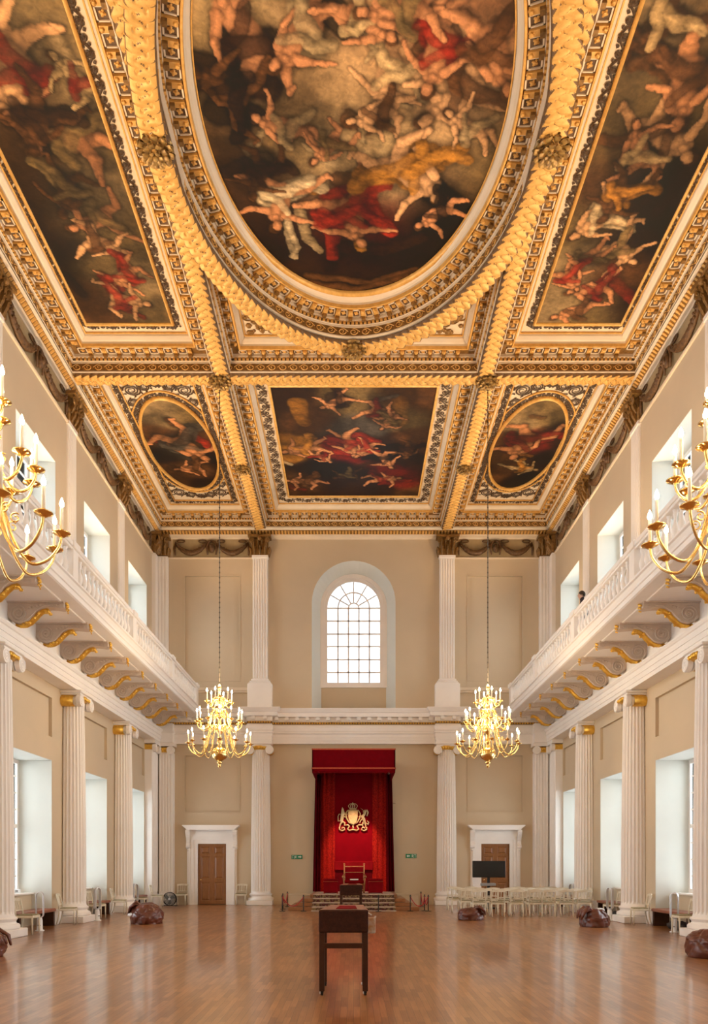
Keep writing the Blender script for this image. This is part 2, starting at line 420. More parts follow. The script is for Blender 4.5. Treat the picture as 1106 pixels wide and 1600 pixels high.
# end wall entablature
e = MB()
ep = [(-8.2, 31.08)]
for c in (-3.8, 3.8): ep += [(c-.47, 31.08), (c-.47, 30.78), (c+.47, 30.78), (c+.47, 31.08)]
ep += [(8.2, 31.08)]
prof = [(-.25, 6.58), (0, 6.58), (0, 6.70), (.02, 6.70), (.02, 6.83), (.04, 6.83), (.04, 6.95), (.08, 6.98), (.08, 7.02), (.02, 7.03), (.06, 7.1), (.08, 7.19), (.06, 7.28), (.02, 7.35)]
e.sweep(ep, prof, sgn=-1)
e.cur = 0; e.sweep(ep, [(.02, 7.44), (.05, 7.46), (.05, 7.62), (.27, 7.63), (.27, 7.78), (.31, 7.80), (.34, 7.86), (.38, 7.93), (.38, 7.96), (-.25, 7.96)], sgn=-1)
e.cur = 2; e.sweep(ep, [(.02, 7.35), (.04, 7.36), (.045, 7.40), (.04, 7.43), (.02, 7.44)], sgn=-1)
def along(path, pitch):
    out = []
    for a, b in zip(path, path[1:]):
        a, b = Vector(a), Vector(b); L = (b-a).length
        if L < pitch*.8: continue
        n = max(1, round(L/pitch)); t = (b-a)/L
        for i in range(n): out.append((a+t*(L*(i+.5)/n), t, L/n))
    return out
for p, t, L in along(ep, .105):
    if abs(t.x) > .5: e.cur = 1; e.sphere((p.x, p.y-.085, 7.40), .040, 6, 4)
for p, t, L in along(ep, .42):
    if abs(t.x) > .5: e.cur = 0; e.box(p.x-.07, p.x+.07, p.y-.24, p.y-.03, 7.50, 7.62)
e.build('entablature', [WHITE, GILT, OLDG], root)
# upper order cornice on the end wall, and white dado rail behind the pedestals
u = MB(); P3 = [(-8.15, YE), (8.15, YE)]
u.sweep([(-8.15, YE), (-3.5, YE)], [(0, 14.20), (.05, 14.20), (.06, 14.25), (.02, 14.26)], sgn=-1)
u.sweep([(3.5, YE), (8.15, YE)], [(0, 14.20), (.05, 14.20), (.06, 14.25), (.02, 14.26)], sgn=-1)
u.sweep(P3, [(0, 15.0), (.03, 15.0), (.05, 15.04), (.20, 15.07), (.22, 15.12)], sgn=-1)
u.cur = 1; u.sweep(P3, [(.22, 15.12), (.25, 15.13), (.38, 15.21), (.40, 15.22)], sgn=-1)
u.cur = 0; u.sweep(P3, [(.40, 15.22), (.47, 15.24), (.51, 15.27), (.53, 15.27)], sgn=-1)
for k in range(125):
    u.cur = 2; x = -8.1+k*.13; u.tube([(x, YE-.24, 15.12), (x, YE-.385, 15.205)], [.035, .045], 5)
u.cur = 0
for s in (-1, 1):
    a, b = sorted((s*4.3, s*8.15)); u.box(a, b, YE-.08, YE, 8.70, 8.78); u.box(a, b, YE-.12, YE, 8.78, 8.90)
u.build('upper_cornice', [CREAM, OLDG, GOLD], root)
# wall panel mouldings and skirting
pm = MB()
for s in (-1, 1):
    for (x0, x1, z0, z1) in ((4.70, 6.93, 9.22, 13.5), (4.72, 6.93, 3.82, 6.12)):
        a, b = sorted((s*x0, s*x1)); w = .05
        pm.box(a-w, a, YE-.02, YE+.02, z0-w, z1+w); pm.box(b, b+w, YE-.02, YE+.02, z0-w, z1+w)
        pm.box(a, b, YE-.02, YE+.02, z0-w, z0); pm.box(a, b, YE-.02, YE+.02, z1, z1+w)
pm.build('panel_moulding', WALL, root)
sk = MB()
for a, b in ((-7.4, -6.85), (-4.8, -1.0), (1.0, 4.8), (6.85, 7.4)): sk.box(a, b, YE-.04, YE, 0, .16)
sk.build('skirting', WALL, root)
# shelf-like cornice of the blocked doorway behind the canopy
t = MB(); t.box(-1.72, 1.72, YE-.16, YE, 4.16, 4.24); t.prism([(-1.72, 4.24), (1.72, 4.24), (1.84, 4.40), (-1.84, 4.40)], lambda a, b, c: (a, c, b), YE-.26, YE)
struct(t.build('trim_1', WALL))
# pale boxed plinths either side of the dais
for s, nm in ((-1, 'trim_2'), (1, 'trim_3')):
    a, b = sorted((s*1.66, s*2.60)); t = MB(); t.bbox(a, b, 30.55, YE-.045, 0, .42, .01); t.bbox(a-.02, b+.02, 30.53, YE-.045, .42, .46, .008); struct(t.build(nm, WALL))

# ---------------------------------------------------------------- windows
def side_window(z0, z1, X, tall):
    rt = bpy.data.objects.new('window_proto', None); COL.objects.link(rt); rt['kind'] = 'structure'
    H = z1-z0; w = HW
    fr = MB(); fw = .11
    fr.box(-.05, .08, -w, -w+fw, 0, H); fr.box(-.05, .08, w-fw, w, 0, H); fr.box(-.05, .08, -w, w, 0, fw); fr.box(-.05, .08, -w, w, H-fw, H)
    fr.box(-.03, .06, -w, w, H*.5-.05, H*.5+.05)
    o = fr.build('window_frame', WHITE, rt)
    mu = MB()
    for i in range(1, 4): y = -w+fw+(2*w-2*fw)*i/4; mu.box(-.012, .03, y-.018, y+.018, fw, H-fw)
    n = 8 if tall else 8
    for j in range(1, n):
        if j == n//2: continue
        z = H*j/n; mu.box(-.012, .03, -w+fw, w-fw, z-.018, z+.018)
    mu.build('glazing_bar', WHITE, rt)
    g = MB(); g.box(.005, .011, -w+fw, w-fw, fw, H-fw); g.build('pane', GLASS, rt)
    return rt
pl = side_window(.89, 4.51, 9.2, True); pu = side_window(8.79, 12.66, 8.95, True)
wn = 1
first = {}
for proto, z0, X in ((pl, .89, 9.2), (pu, 8.79, 8.93)):
    used = False
    for sx in (-1, 1):
        for c in WINY:
            loc = (sx*X, c, z0)
            if not used: o = proto; o.location = loc; o.rotation_euler = (0,0,0 if sx > 0 else PI); used = True
            else: o = dup(proto, loc, 0 if sx > 0 else PI)
            o.name = 'window_%d' % wn; wn += 1
# arched end window
rt = sthing('window_29')
R1, R2 = 1.33, 1.10; zb = 9.07
fr = MB(); yF = YE+.56
def ring(mb, ra, rb, za, zb_, y0, y1, n=28):
    o = [(ra, za)]+[(ra*math.cos(PI*i/n), ZA+ra*math.sin(PI*i/n)) for i in range(n+1)]+[(-ra, za)]
    p = [(rb, zb_)]+[(rb*math.cos(PI*i/n), ZA+rb*math.sin(PI*i/n)) for i in range(n+1)]+[(-rb, zb_)]
    k = len(o)
    vs = [(x, y0, z) for x, z in o]+[(x, y0, z) for x, z in p]+[(x, y1, z) for x, z in o]+[(x, y1, z) for x, z in p]
    fs = []
    for i in range(k): j = (i+1) % k; fs += [(i, k+i, k+j, j), (2*k+i, 2*k+j, 3*k+j, 3*k+i), (i, j, 2*k+j, 2*k+i), (k+i, 3*k+i, 3*k+j, k+j)]
    mb.add(vs, fs)
ring(fr, RI+.03, 1.24, zb-.02, zb+.06, yF, YI+.2); ring(fr, 1.25, R2, zb+.05, zb+.2, yF+.07, YI+.2)
fr.build('window_frame', WHITE, rt)
mu = MB(); ym = yF+.12
zs = [ZA]+[at(552, yy, YI)[2] for yy in (969.7, 990, 1009.7, 1030, 1050)]
for z in zs: mu.box(-R2, R2, ym, ym+.06, z-.028, z+.028)
for i in range(1, 5): x = -R2+2*R2*i/5; mu.box(x-.028, x+.028, ym, ym+.06, zb+.15, ZA)
for rr in (.22, .66): 
    mu.tube([(rr*math.cos(PI*i/24), ym+.03, ZA+rr*math.sin(PI*i/24)) for i in range(25)], .03, 6)
for i in range(1, 6):
    a = PI*i/6; mu.tube([(.22*math.cos(a), ym+.03, ZA+.22*math.sin(a)), (R2*math.cos(a), ym+.03, ZA+R2*math.sin(a))], .028, 6)
mu.build('glazing_bar', WHITE, rt)
g = MB(); g.prism([(R2, zb+.15)]+[(R2*math.cos(PI*i/28), ZA+R2*math.sin(PI*i/28)) for i in range(29)]+[(-R2, zb+.15)], lambda a, b, c: (a, c, b), ym+.03, ym+.036)
g.build('pane', GLASS, rt)
# wall masonry closing the space around the end window frame
cl = MB()
o = archring(RI+.02, NB); p = [(2.2, NB)]+[(2.2*math.cos(PI*i/N), ZA+2.2*math.sin(PI*i/N)) for i in range(N+1)]+[(-2.2, NB)]
k = len(o); vs = [(x, YI+.02, z) for x, z in o]+[(x, YI+.02, z) for x, z in p]+[(x, YI+.3, z) for x, z in o]+[(x, YI+.3, z) for x, z in p]
cl.add(vs, [(i, i+1, k+i+1, k+i) for i in range(k-1)]+[(2*k+i, 3*k+i, 3*k+i+1, 2*k+i+1) for i in range(k-1)]+[(i, 2*k+i, 2*k+i+1, i+1) for i in range(k-1)])
cl.build('outer_masonry', WALL, root)

# ---------------------------------------------------------------- doors with white surrounds
def door(n, s):
    rt = sthing('door_%d' % n, (s*5.82, YE, 0))
    c = s*5.82; y = YE
    m = MB()   # leaf with six raised panels
    m.box(c-.58, c+.58, y+.06, y+.12, .02, 2.5)
    rows = ((.16, .92), (1.06, 1.98), (2.08, 2.38))
    for sg in (-1, 1):
        for z0, z1 in rows:
            a, b = sorted((c+sg*.09, c+sg*.47))
            q = [(a, z0), (b, z0), (b, z1), (a, z1)]; i1 = [(a+.03, z0+.03), (b-.03, z0+.03), (b-.03, z1-.03), (a+.03, z1-.03)]; i2 = [(a+.08, z0+.08), (b-.08, z0+.08), (b-.08, z1-.08), (a+.08, z1-.08)]
            vs = [(u, y+.040, v) for u, v in q]+[(u, y+.0585, v) for u, v in i1]+[(u, y+.035, v) for u, v in i2]
            m.add(vs, [(k, (k+1) % 4, 4+(k+1) % 4, 4+k) for k in range(4)]+[(4+k, 4+(k+1) % 4, 8+(k+1) % 4, 8+k) for k in range(4)]+[(8, 9, 10, 11)])
    for (a, b, z0, z1) in ((c-.58, c-.47, .02, 2.5), (c+.47, c+.58, .02, 2.5), (c-.09, c+.09, .02, 2.5), *[(c+q0, c+q1, r0, r1) for q0, q1 in ((-.47, -.09), (.09, .47)) for r0, r1 in ((.02, .16), (.92, 1.06), (1.98, 2.08), (2.38, 2.5))]):
        m.box(a, b, y+.04, y+.06, z0, z1)
    m.build('door_leaf', DOORW, rt)
    h = MB(); h.sphere((c-.46, y-.0, 1.02), .035, 10, 7); h.lathe([(.03, 0), (.03, .02)], 10, (c-.46, y+.02, .99)); h.build('door_handle', BRASS, rt, True)
    f = MB()
    for sg in (-1, 1):
        for (a, b, pr) in ((.58, .74, .03), (.74, .88, .07), (.88, .94, .11)):
            p0, p1 = sorted((c+sg*a, c+sg*b)); f.box(p0, p1, y-pr, y+.06, 0, 2.52+b-.58)
        p0, p1 = sorted((c+sg*.94, c+sg*1.02)); f.box(p0, p1, y-.04, y+.02, 0, 2.95)
    for (z0, z1, pr, ex) in ((2.5, 2.66, .03, .58), (2.66, 2.80, .07, .74), (2.80, 2.88, .11, .94), (2.88, 3.02, .05, .96), (3.02, 3.06, .1, 1.0)):
        f.box(c-ex, c+ex, y-pr, y+.06, z0, z1)
    f.build('door_surround', WHITE, rt)
    g = MB()
    g.prism([(-.98, 3.06), (.98, 3.06), (1.0, 3.10), (1.12, 3.20), (1.16, 3.22), (1.16, 3.26), (-1.16, 3.26), (-1.16, 3.22), (-1.12, 3.20), (-1.0, 3.10)], lambda a, b, cc: (c+a, cc, b), y-.34, y)
    g.build('door_hood', WHITE, rt)
    for sg in (-1, 1):
        k = MB(); x = c+sg*.96
        pts = [(0, 3.06), (-.28, 3.06), (-.30, 2.98), (-.26, 2.88), (-.16, 2.74), (-.10, 2.6), (-.11, 2.5), (-.16, 2.44), (-.15, 2.36), (-.09, 2.30), (0, 2.28)]
        k.prism(pts, lambda a, b, cc: (cc, y+a, b), x-.08, x+.08)
        k.tube([(x-.09, y-.2, 2.97), (x+.09, y-.2, 2.97)], .06, 10); k.tube([(x-.09, y-.09, 2.38), (x+.09, y-.09, 2.38)], .05, 10)
        k.sphere((x, y-.07, 2.25), .05)
        k.build('scroll_bracket', WHITE, rt)
    return rt
door(1, -1); door(2, 1)

# ---------------------------------------------------------------- lower order: ionic columns
def volute(mb, c, ax, r, w, sgn=1, n=30):
    """spiral disc: axis ax='y' faces -y"""
    x, y, z = c
    mb.prism([(r*math.cos(2*PI*i/20), r*math.sin(2*PI*i/20)) for i in range(20)], lambda a, b, cc: (x+a, y+cc, z+b), -w/2, w/2)
    pts = []
    for i in range(n):
        t = i/(n-1); a = sgn*(PI/2+t*4.6*PI); rr = r*(1-.86*t)*.93
        pts.append((x-rr*math.cos(a), y-w/2-.004, z+rr*math.sin(a)))
    mb.tube(pts, [r*.085*(1-.5*i/n) for i in range(n)], 5)
def make_column():
    t = thing('column', 'x', 'column')
    b = MB(); b.bbox(-.52, .52, -.52, .52, 0, .19, .012)
    b.lathe([(.50, .19), (.53, .22), (.53, .27), (.50, .31), (.46, .315), (.45, .33), (.43, .36), (.45, .39), (.46, .40), (.475, .43), (.455, .46), (.425, .465), (.42, .48)], 36)
    autosmooth(b.build('base', WHITE, t))
    s = MB(); K = 24; n = K*6; zz = [.48, .53, .6, 2.0, 3.2, 4.3, 5.3, 6.16, 6.22, 6.30]
    R = lambda z: .405-.055*max(0, (z-1.6)/4.6)**1.4 if z > 1.6 else .405
    vs = []
    for z in zz:
        for i in range(n):
            a = 2*PI*i/n; ph = (i % 6)/6
            d = 0 if z in (.48, .53, 6.30) or ph < .17 else .046*math.sin(PI*(ph-.1)/.9)
            r_ = R(z)-d+(.015 if z in (.48, 6.30) else 0); vs.append((r_*math.cos(a), r_*math.sin(a), z))
    fs = []
    for k in range(len(zz)-1):
        for i in range(n): j = (i+1) % n; fs.append((k*n+i, k*n+j, (k+1)*n+j, (k+1)*n+i))
    s.add(vs, fs); s.build('shaft', WHITE, t)
    c = MB(); c.bbox(-.50, .50, -.46, .40, 6.50, 6.58, .02); c.bbox(-.46, .46, -.42, .40, 6.44, 6.50, .01)
    cap = c
    for sg in (-1, 1):
        volute(c, (sg*.40, -.385, 6.285), 'y', .17, .12, sg)
        c.lathe([(.15, -.30), (.10, -.12), (.085, .0), (.10, .12), (.15, .36)], 12, (0, 0, 0))
        k = len(c.v)-60
        for i in range(k, len(c.v)):
            x, y, z = c.v[i]; c.v[i] = (sg*.38+x, z, 6.28+y)
    c.box(-.38, .38, -.42, -.2, 6.43, 6.47)
    cp = autosmooth(c.build('capital', WHITE, t))
    g = MB(); g.lathe([(.37, 6.30), (.42, 6.33), (.46, 6.40), (.44, 6.46)], 28, rad=lambda a, z: 1+.04*math.sin(a*24))
    for i in range(5):
        x = -.2+.1*i; g.sphere((x, -.44, 6.385), .045, 8, 6, (1, .8, 1.2))
    for sg in (-1, 1):
        g.tube([(sg*.38, -.22, 6.28), (sg*.38, .30, 6.28)], [.155, .155], 12)
    k = g.build('gilding', GILT, t, True)
    return t
colp = make_column()
names = {17.25: 'nearest to the camera', 21.92: 'second from the end wall', 26.6: 'closest to the corner pier'}
used = False
for sx, side in ((-1, 'left'), (1, 'right')):
    for y in COLY:
        lab = 'white fluted half column with gilded capital on the %s wall, %s' % (side, names[y])
        loc = (sx*8.12, y, 0); rz = PI/2 if sx < 0 else -PI/2
        if not used: colp.location = loc; colp.rotation_euler = (0,0,rz); colp['label'] = lab; colp['group'] = 'fluted columns of the lower order'; used = True
        else: dup(colp, loc, rz, lab)
for sx, lab in ((-1, 'left'), (1, 'right')):
    dup(colp, (sx*3.8, 31.2, 0), 0, 'white fluted column on the end wall, just %s of the red canopy' % lab)

# fluted flat faces
def fluted_box(mb, x0, x1, y0, y1, z0, z1, nx, ny, fx=-1, fy=-1):
    mb.box(x0, x1, y0, y1, z0, z1)
    def ribs(a0, a1, n, put):
        w = (a1-a0)/n
        for i in range(n):
            c = a0+w*(i+.5); put(c, w*.30)
    if nx:
        yy = y0 if fy < 0 else y1; d = -.03 if fy < 0 else .03
        ribs(x0, x1, nx, lambda c, w: mb.prism([(c-w, 0), (c-w*.6, 1), (c+w*.6, 1), (c+w, 0)], lambda a, b, cc: (a, yy+d*b, cc), z0+.1, z1-.06))
    if ny:
        xx = x0 if fx < 0 else x1; d = -.03 if fx < 0 else .03
        ribs(y0, y1, ny, lambda c, w: mb.prism([(c-w, 0), (c-w*.6, 1), (c+w*.6, 1), (c+w, 0)], lambda a, b, cc: (xx+d*b, a, cc), z0+.1, z1-.06))
# corner piers
for sx, side in ((-1, 'left'), (1, 'right')):
    t = thing('corner_pier', 'white fluted corner pier where the %s wall meets the end wall' % side, 'pier', (sx*7.85, 30.9, 0), 0, 'fluted corner piers')
    b = MB()
    def xb2(mb, x0, x1, y0, y1, z0, z1): a, c = sorted((sx*x0, sx*x1)); mb.box(a, c, y0, y1, z0, z1)
    for (o, z0, z1) in ((.10, 0, .19), (.08, .19, .31), (.04, .31, .38), (.06, .38, .46)):
        xb2(b, 7.35-o, 8.25, 30.95-o, YE, z0, z1); xb2(b, 7.97-o, 8.25, 30.08-o, YE, z0, z1)
    b.build('base', WHITE, t)
    s = MB()
    if sx < 0:
        fluted_box(s, -7.92, -7.35, 30.95, YE, .46, 6.2, 5, 0); fluted_box(s, -8.25, -7.97, 30.08, 30.96, .46, 6.2, 0, 5, fx=1)
    else:
        fluted_box(s, 7.35, 7.92, 30.95, YE, .46, 6.2, 5, 0); fluted_box(s, 7.97, 8.25, 30.08, 30.96, .46, 6.2, 0, 5, fx=-1)
    s.build('shaft', WHITE, t)
    c = MB(); xb2(c, 7.27, 8.25, 30.80, YE, 6.44, 6.58); xb2(c, 7.82, 8.25, 29.98, YE, 6.44, 6.58)
    for x in (7.42,): volute(c, (sx*x, 30.88, 6.28), 'y', .16, .14, -sx)
    k = len(c.v)
    for yy in (30.2, 30.8):
        k = len(c.v); volute(c, (0, 0, 0), 'y', .16, .14, 1)
        for i in range(k, len(c.v)): x, y, z = c.v[i]; c.v[i] = (sx*(7.88+y), yy+sx*x, 6.28+z)
    c.build('capital', WHITE, t)
    g = MB(); xb2(g, 7.40, 7.9, 30.9, YE, 6.2, 6.40); xb2(g, 7.95, 8.25, 30.06, YE, 6.2, 6.40)
    for i in range(4): g.sphere((sx*(7.58+.09*i), 30.88, 6.31), .045, 8, 5)
    g.build('gilding', GILT, t)
    # architrave block over the pier
    k = MB(); xb2(k, 7.30, 8.25, 30.72, YE, 6.58, 7.35); xb2(k, 7.27, 8.25, 30.69, YE, 6.96, 7.03); k.build('impost_block', WHITE, t)

# ---------------------------------------------------------------- upper order: pilasters with gilded capitals
def leafy(mb, w, d, h, z, n=3):
    """corinthian bell in gold: leaves and volutes, centred at x=0, wall at y=d, front at y=0"""
    mb.box(-w*.42, w*.42, .06, d, z, z+h*.86)
    for row in range(2):
        k = n+row; zz = z+h*.02+row*h*.30
        for i in range(k):
            x = -w*.42+w*.84*(i+.5)/k
            mb.tube([(x, .07, zz), (x, -.01, zz+h*.22), (x, -.05, zz+h*.36), (x, -.12, zz+h*.38), (x, -.12, zz+h*.31)], [.06, .085, .07, .05, .025], 6, flat=.5)
    for sg in (-1, 1):
        for yy in (0,):
            pts = []
            for i in range(16):
                t = i/15; a = t*3.2*PI; r = .11*(1-.8*t)
                pts.append((sg*(w*.42-.02)+sg*r*math.cos(a-PI/2)*1., -.08, z+h*.74+r*math.sin(a-PI/2)*1.))
            mb.tube(pts, .028, 5)
        for yy in np.linspace(.1, d-.02, 2):
            mb.tube([(sg*w*.42, yy, z), (sg*w*.47, yy, z+h*.3), (sg*w*.54, yy, z+h*.42), (sg*w*.55, yy, z+h*.34)], [.06, .08, .05, .02], 6)
    mb.sphere((0, -.10, z+h*.8), .09, 8, 6)
    mb.prism([(-w*.6, 0), (-w*.5, -.0), (0, .06), (w*.5, -.0), (w*.6, 0), (w*.58, d+.16), (-w*.58, d+.16)], lambda a, b, c: (a, b-.16, c), z+h*.88, z+h)
def make_pilaster():
    t = thing('pilaster', 'x', 'pilaster')
    p = MB()
    p.bbox(-.50, .50, -.04, .32, 0, 1.05, .01)
    p.bbox(-.46, .46, 0, .32, 1.05, 1.10, .01); p.bbox(-.42, .42, .02, .32, 1.10, 1.18, .03); p.bbox(-.36, .36, .05, .32, 1.18, 1.26, .02)
    p.build('pedestal', WHITE, t)
    s = MB(); s.box(-.305, .305, .12, .32, 1.26, 6.28)
    for i in range(6):
        c = -.26+.104*i; w = .03
        s.prism([(c-w, 0), (c-w*.6, 1), (c+w*.6, 1), (c+w, 0)], lambda a, b, cc: (a, .12-.03*b, cc), 1.3, 6.15)
    s.box(-.33, .33, .07, .32, 6.2, 6.3)
    s.build('shaft', WHITE, t)
    g = MB(); leafy(g, .78, .30, .77, 6.30); g.build('capital', GOLD if False else OLDG, t)
    g = t.children[-1]
    return t
pil = make_pilaster(); used = False
for sx, side in ((-1, 'left'), (1, 'right')):
    lab = 'white fluted pilaster with gilt capital on the upper end wall, %s of the arched window' % side
    loc = (sx*3.82, YE-.33, 7.96)
    if not used: pil.location = loc; pil['label'] = lab; pil['group'] = 'pilasters of the upper order'; used = True
    else: dup(pil, loc, 0, lab)
pil_side_rz = {-1: PI/2, 1: -PI/2}
pname = {12.57: 'just above the frame edge, nearest to the camera', 17.25: 'nearest to the camera', 21.92: 'between the second and third windows from the end', 26.6: 'closest to the end wall corner'}
for sx, side in ((-1, 'left'), (1, 'right')):
    for y in COLY:
        dup(pil, (sx*(WU-.30+.14), y, 7.96), pil_side_rz[sx], 'slim white pilaster behind the %s balcony, %s' % (side, pname[y]))
for sx, side in ((-1, 'left'), (1, 'right')):
    t = thing('corner_pilaster', 'white fluted corner pilaster above the %s balcony end' % side, 'pilaster', (sx*7.95, 31, 7.96), 0, 'upper corner pilasters')
    s = MB()
    if sx < 0:
        fluted_box(s, -8.0, -7.60, 31.1, YE, 8.0, 14.24, 3, 0); fluted_box(s, -8.15, -8.0, 30.75, 31.2, 8.0, 14.24, 0, 3, fx=1)
    else:
        fluted_box(s, 7.60, 8.0, 31.1, YE, 8.0, 14.24, 3, 0); fluted_box(s, 8.0, 8.15, 30.75, 31.2, 8.0, 14.24, 0, 3, fx=-1)
    s.build('shaft', WHITE, t)
    g = MB(); leafy(g, .62, .3, .77, 0)
    g.v = [(sx*7.86+x, 31.0+y, 14.26+z) for x, y, z in g.v]
    g2 = MB(); leafy(g2, .5, .25, .77, 0); g2.v = [(sx*(7.9+y), 30.85-sx*x, 14.26+z) for x, y, z in g2.v]
    g.add(g2.v, g2.f); g.build('capital', OLDG, t)

# ---------------------------------------------------------------- garland friezes between the capitals
def garland(W, H=.76):
    """centred x, front toward -y, wall at y=0, bottom z=0"""
    a = MB(); a.box(-W/2, W/2, -.015, .0, 0, H)
    b = MB()
    for sg in (-1, 1):
        x0, x1 = sg*(.20), sg*(W/2-.12); n = 15
        pts = []; rs = []
        for i in range(n):
            t = i/(n-1); x = x0+(x1-x0)*t; z = H*.74-.42*4*t*(1-t)*.95
            pts.append((x, -.06, z)); rs.append(.04+.075*math.sin(PI*t)+.014*(i % 2))
        b.tube(pts, rs, 8)
        for i in range(1, n-1):
            p = pts[i]
            for k in range(3): b.sphere((p[0]+random.uniform(-.04, .04), p[1]-.06, p[2]+(k-1)*.06), .036, 6, 4)
        for q in (.38, W/2-.34):   # ribbon loops
            b.tube([(sg*q+.16*math.cos(c), -.05, H*.86+.055*math.sin(c)) for c in np.linspace(0, 2*PI, 13)], .022, 5)
        b.tube([(x1, -.05, H*.8), (x1+sg*.05, -.05, H*.45), (x1+sg*.02, -.05, H*.1)], [.03, .055, .03], 6)
    # central mask: shell head with veil
    b.sphere((0, -.09, H*.46), .15, 10, 8, (.85, .7, 1.25))
    b.sphere((0, -.17, H*.46), .085, 10, 8, (.85, .7, 1.2)); b.sphere((0, -.235, H*.45), .02, 6, 4)
    for sg in (-1, 1):
        b.tube([(0, -.08, H*.86), (sg*.13, -.08, H*.8), (sg*.2, -.08, H*.5), (sg*.17, -.08, H*.12)], [.05, .06, .045, .03], 6)
        b.sphere((sg*.03, -.225, H*.51), .012, 5, 4)
    return a, b
gl = [0]
def put_garland(W, loc, rz, label):
    t = thing('garland_frieze', label, 'frieze', loc, rz, 'swag friezes under the ceiling')
    a, b = garland(W); a.build('ground_panel', BANDM, t, shift=False); b.build('swag', SWAGM, t, True, shift=False); return t
put_garland(3.2, (-5.82, YE-.002, 14.26), 0, 'brown swag and mask frieze on the end wall, left of the arched window')
put_garland(3.2, (5.82, YE-.002, 14.26), 0, 'brown swag and mask frieze on the end wall, right of the arched window')
for sx, side in ((-1, 'left'), (1, 'right')):
    for k, (y0, y1) in enumerate(((26.6, 30.8), (21.92, 26.6), (17.25, 21.92), (12.6, 17.25))):
        lab = 'brown swag frieze high on the %s wall, %s from the end wall corner' % (side, ORD[k])
        put_garland(y1-y0-.75, (sx*(WU-.002), (y0+y1)/2, 14.26), PI/2 if sx < 0 else -PI/2, lab)

# ---------------------------------------------------------------- balconies
def make_bracket():
    t = thing('balcony_bracket', 'x', 'bracket')
    b = MB(); y0, y1 = -.13, .13
    # local x: 0 at wall, grows to the room; top at z=0
    out = [(0, 0), (1.27, 0), (1.29, -.03), (1.29, -.13), (1.22, -.15)]
    low = [(1.05, -.13), (.92, -.12), (.78, -.15), (.66, -.22), (.56, -.33), (.46, -.43), (.36, -.48), (.24, -.50), (.12, -.46), (.03, -.37), (0, -.3)]
    b.prism(out+low, lambda a, q, c: (a, c, q), y0, y1)
    b.box(0, 1.30, -.18, .18, -.035, 0)
    for yy, e in ((y0, -1), (y1, 1)):
        pts = []
        for i in range(40):
            q = i/39; an = -PI/2-q*5.2*PI; r = .205*(1-.9*q); pts.append((.26+r*math.cos(an), yy+e*.012, -.275+r*math.sin(an)))
        b.tube(pts, .021, 5)
        b.tube([(.26, yy+e*.01, -.49), (.42, yy+e*.01, -.45), (.55, yy+e*.01, -.33), (.68, yy+e*.01, -.19), (.85, yy+e*.01, -.10), (1.03, yy+e*.01, -.09)], .018, 5)
        b.tube([(.42, yy+e*.01, -.2), (.5, yy+e*.01, -.12), (.62, yy+e*.01, -.07), (.9, yy+e*.01, -.05)], .014, 5)
        for q in range(4): b.sphere((.50+.08*q, yy+e*.01, -.15+.02*q), .035, 6, 4, (1.3, .5, .8))
        b.tube([(1.16+.045*math.cos(c), yy+e*.01, -.09+.03*math.sin(c)) for c in np.linspace(0, 2*PI, 9)], .012, 5)
    autosmooth(b.build('scroll', SHADEDW, t), 35)
    g = MB(); pts = [(.14, 0, -.49), (.26, 0, -.52), (.38, 0, -.50), (.48, 0, -.44), (.57, 0, -.35), (.66, 0, -.25), (.76, 0, -.18), (.86, 0, -.17), (.90, 0, -.21)]
    g.tube(pts, [.03, .05, .065, .075, .075, .075, .07, .075, .05], 8)
    for i in range(30):
        q = random.random()*7.9; k = int(q); f = q-k; p = Vector(pts[k]).lerp(Vector(pts[k+1]), f)
        g.sphere((p.x+random.uniform(-.03, .03), random.uniform(-.10, .10), p.z+random.uniform(-.03, .01)), random.uniform(.03, .045), 6, 4)
    g.build('gilt_leaf', GILT, t, True)
    g = MB()
    for i in range(9): g.sphere((1.32+.01*(i % 2), (i % 3-1)*.05, -.02-.03*i*.8), .035*(1-.06*i), 6, 4)
    g.build('gilt_drop', GILT, t, True)
    return t
brk = make_bracket(); used = False
for sx, side in ((-1, 'left'), (1, 'right')):
    for k in range(10):
        y = 29.95-1.557*k
        lab = 'scrolled bracket with gilt acanthus under the %s balcony, %s from the end wall' % (side, ORD[k])
        loc = (sx*7.895, y, 7.655); rz = 0 if sx < 0 else PI
        if not used: brk.location = loc; brk['label'] = lab; brk['group'] = 'scrolled brackets under the balconies'; used = True
        else: dup(brk, loc, rz, lab)
BX = 6.42
balu = MB(); prof = [(.055, 0), (.055, .05), (.035, .07), (.05, .10), (.075, .18), (.072, .24), (.035, .36), (.028, .44), (.045, .50), (.05, .53), (.035, .55), (.055, .58), (.055, .62)]
balu.lathe(prof, 10)
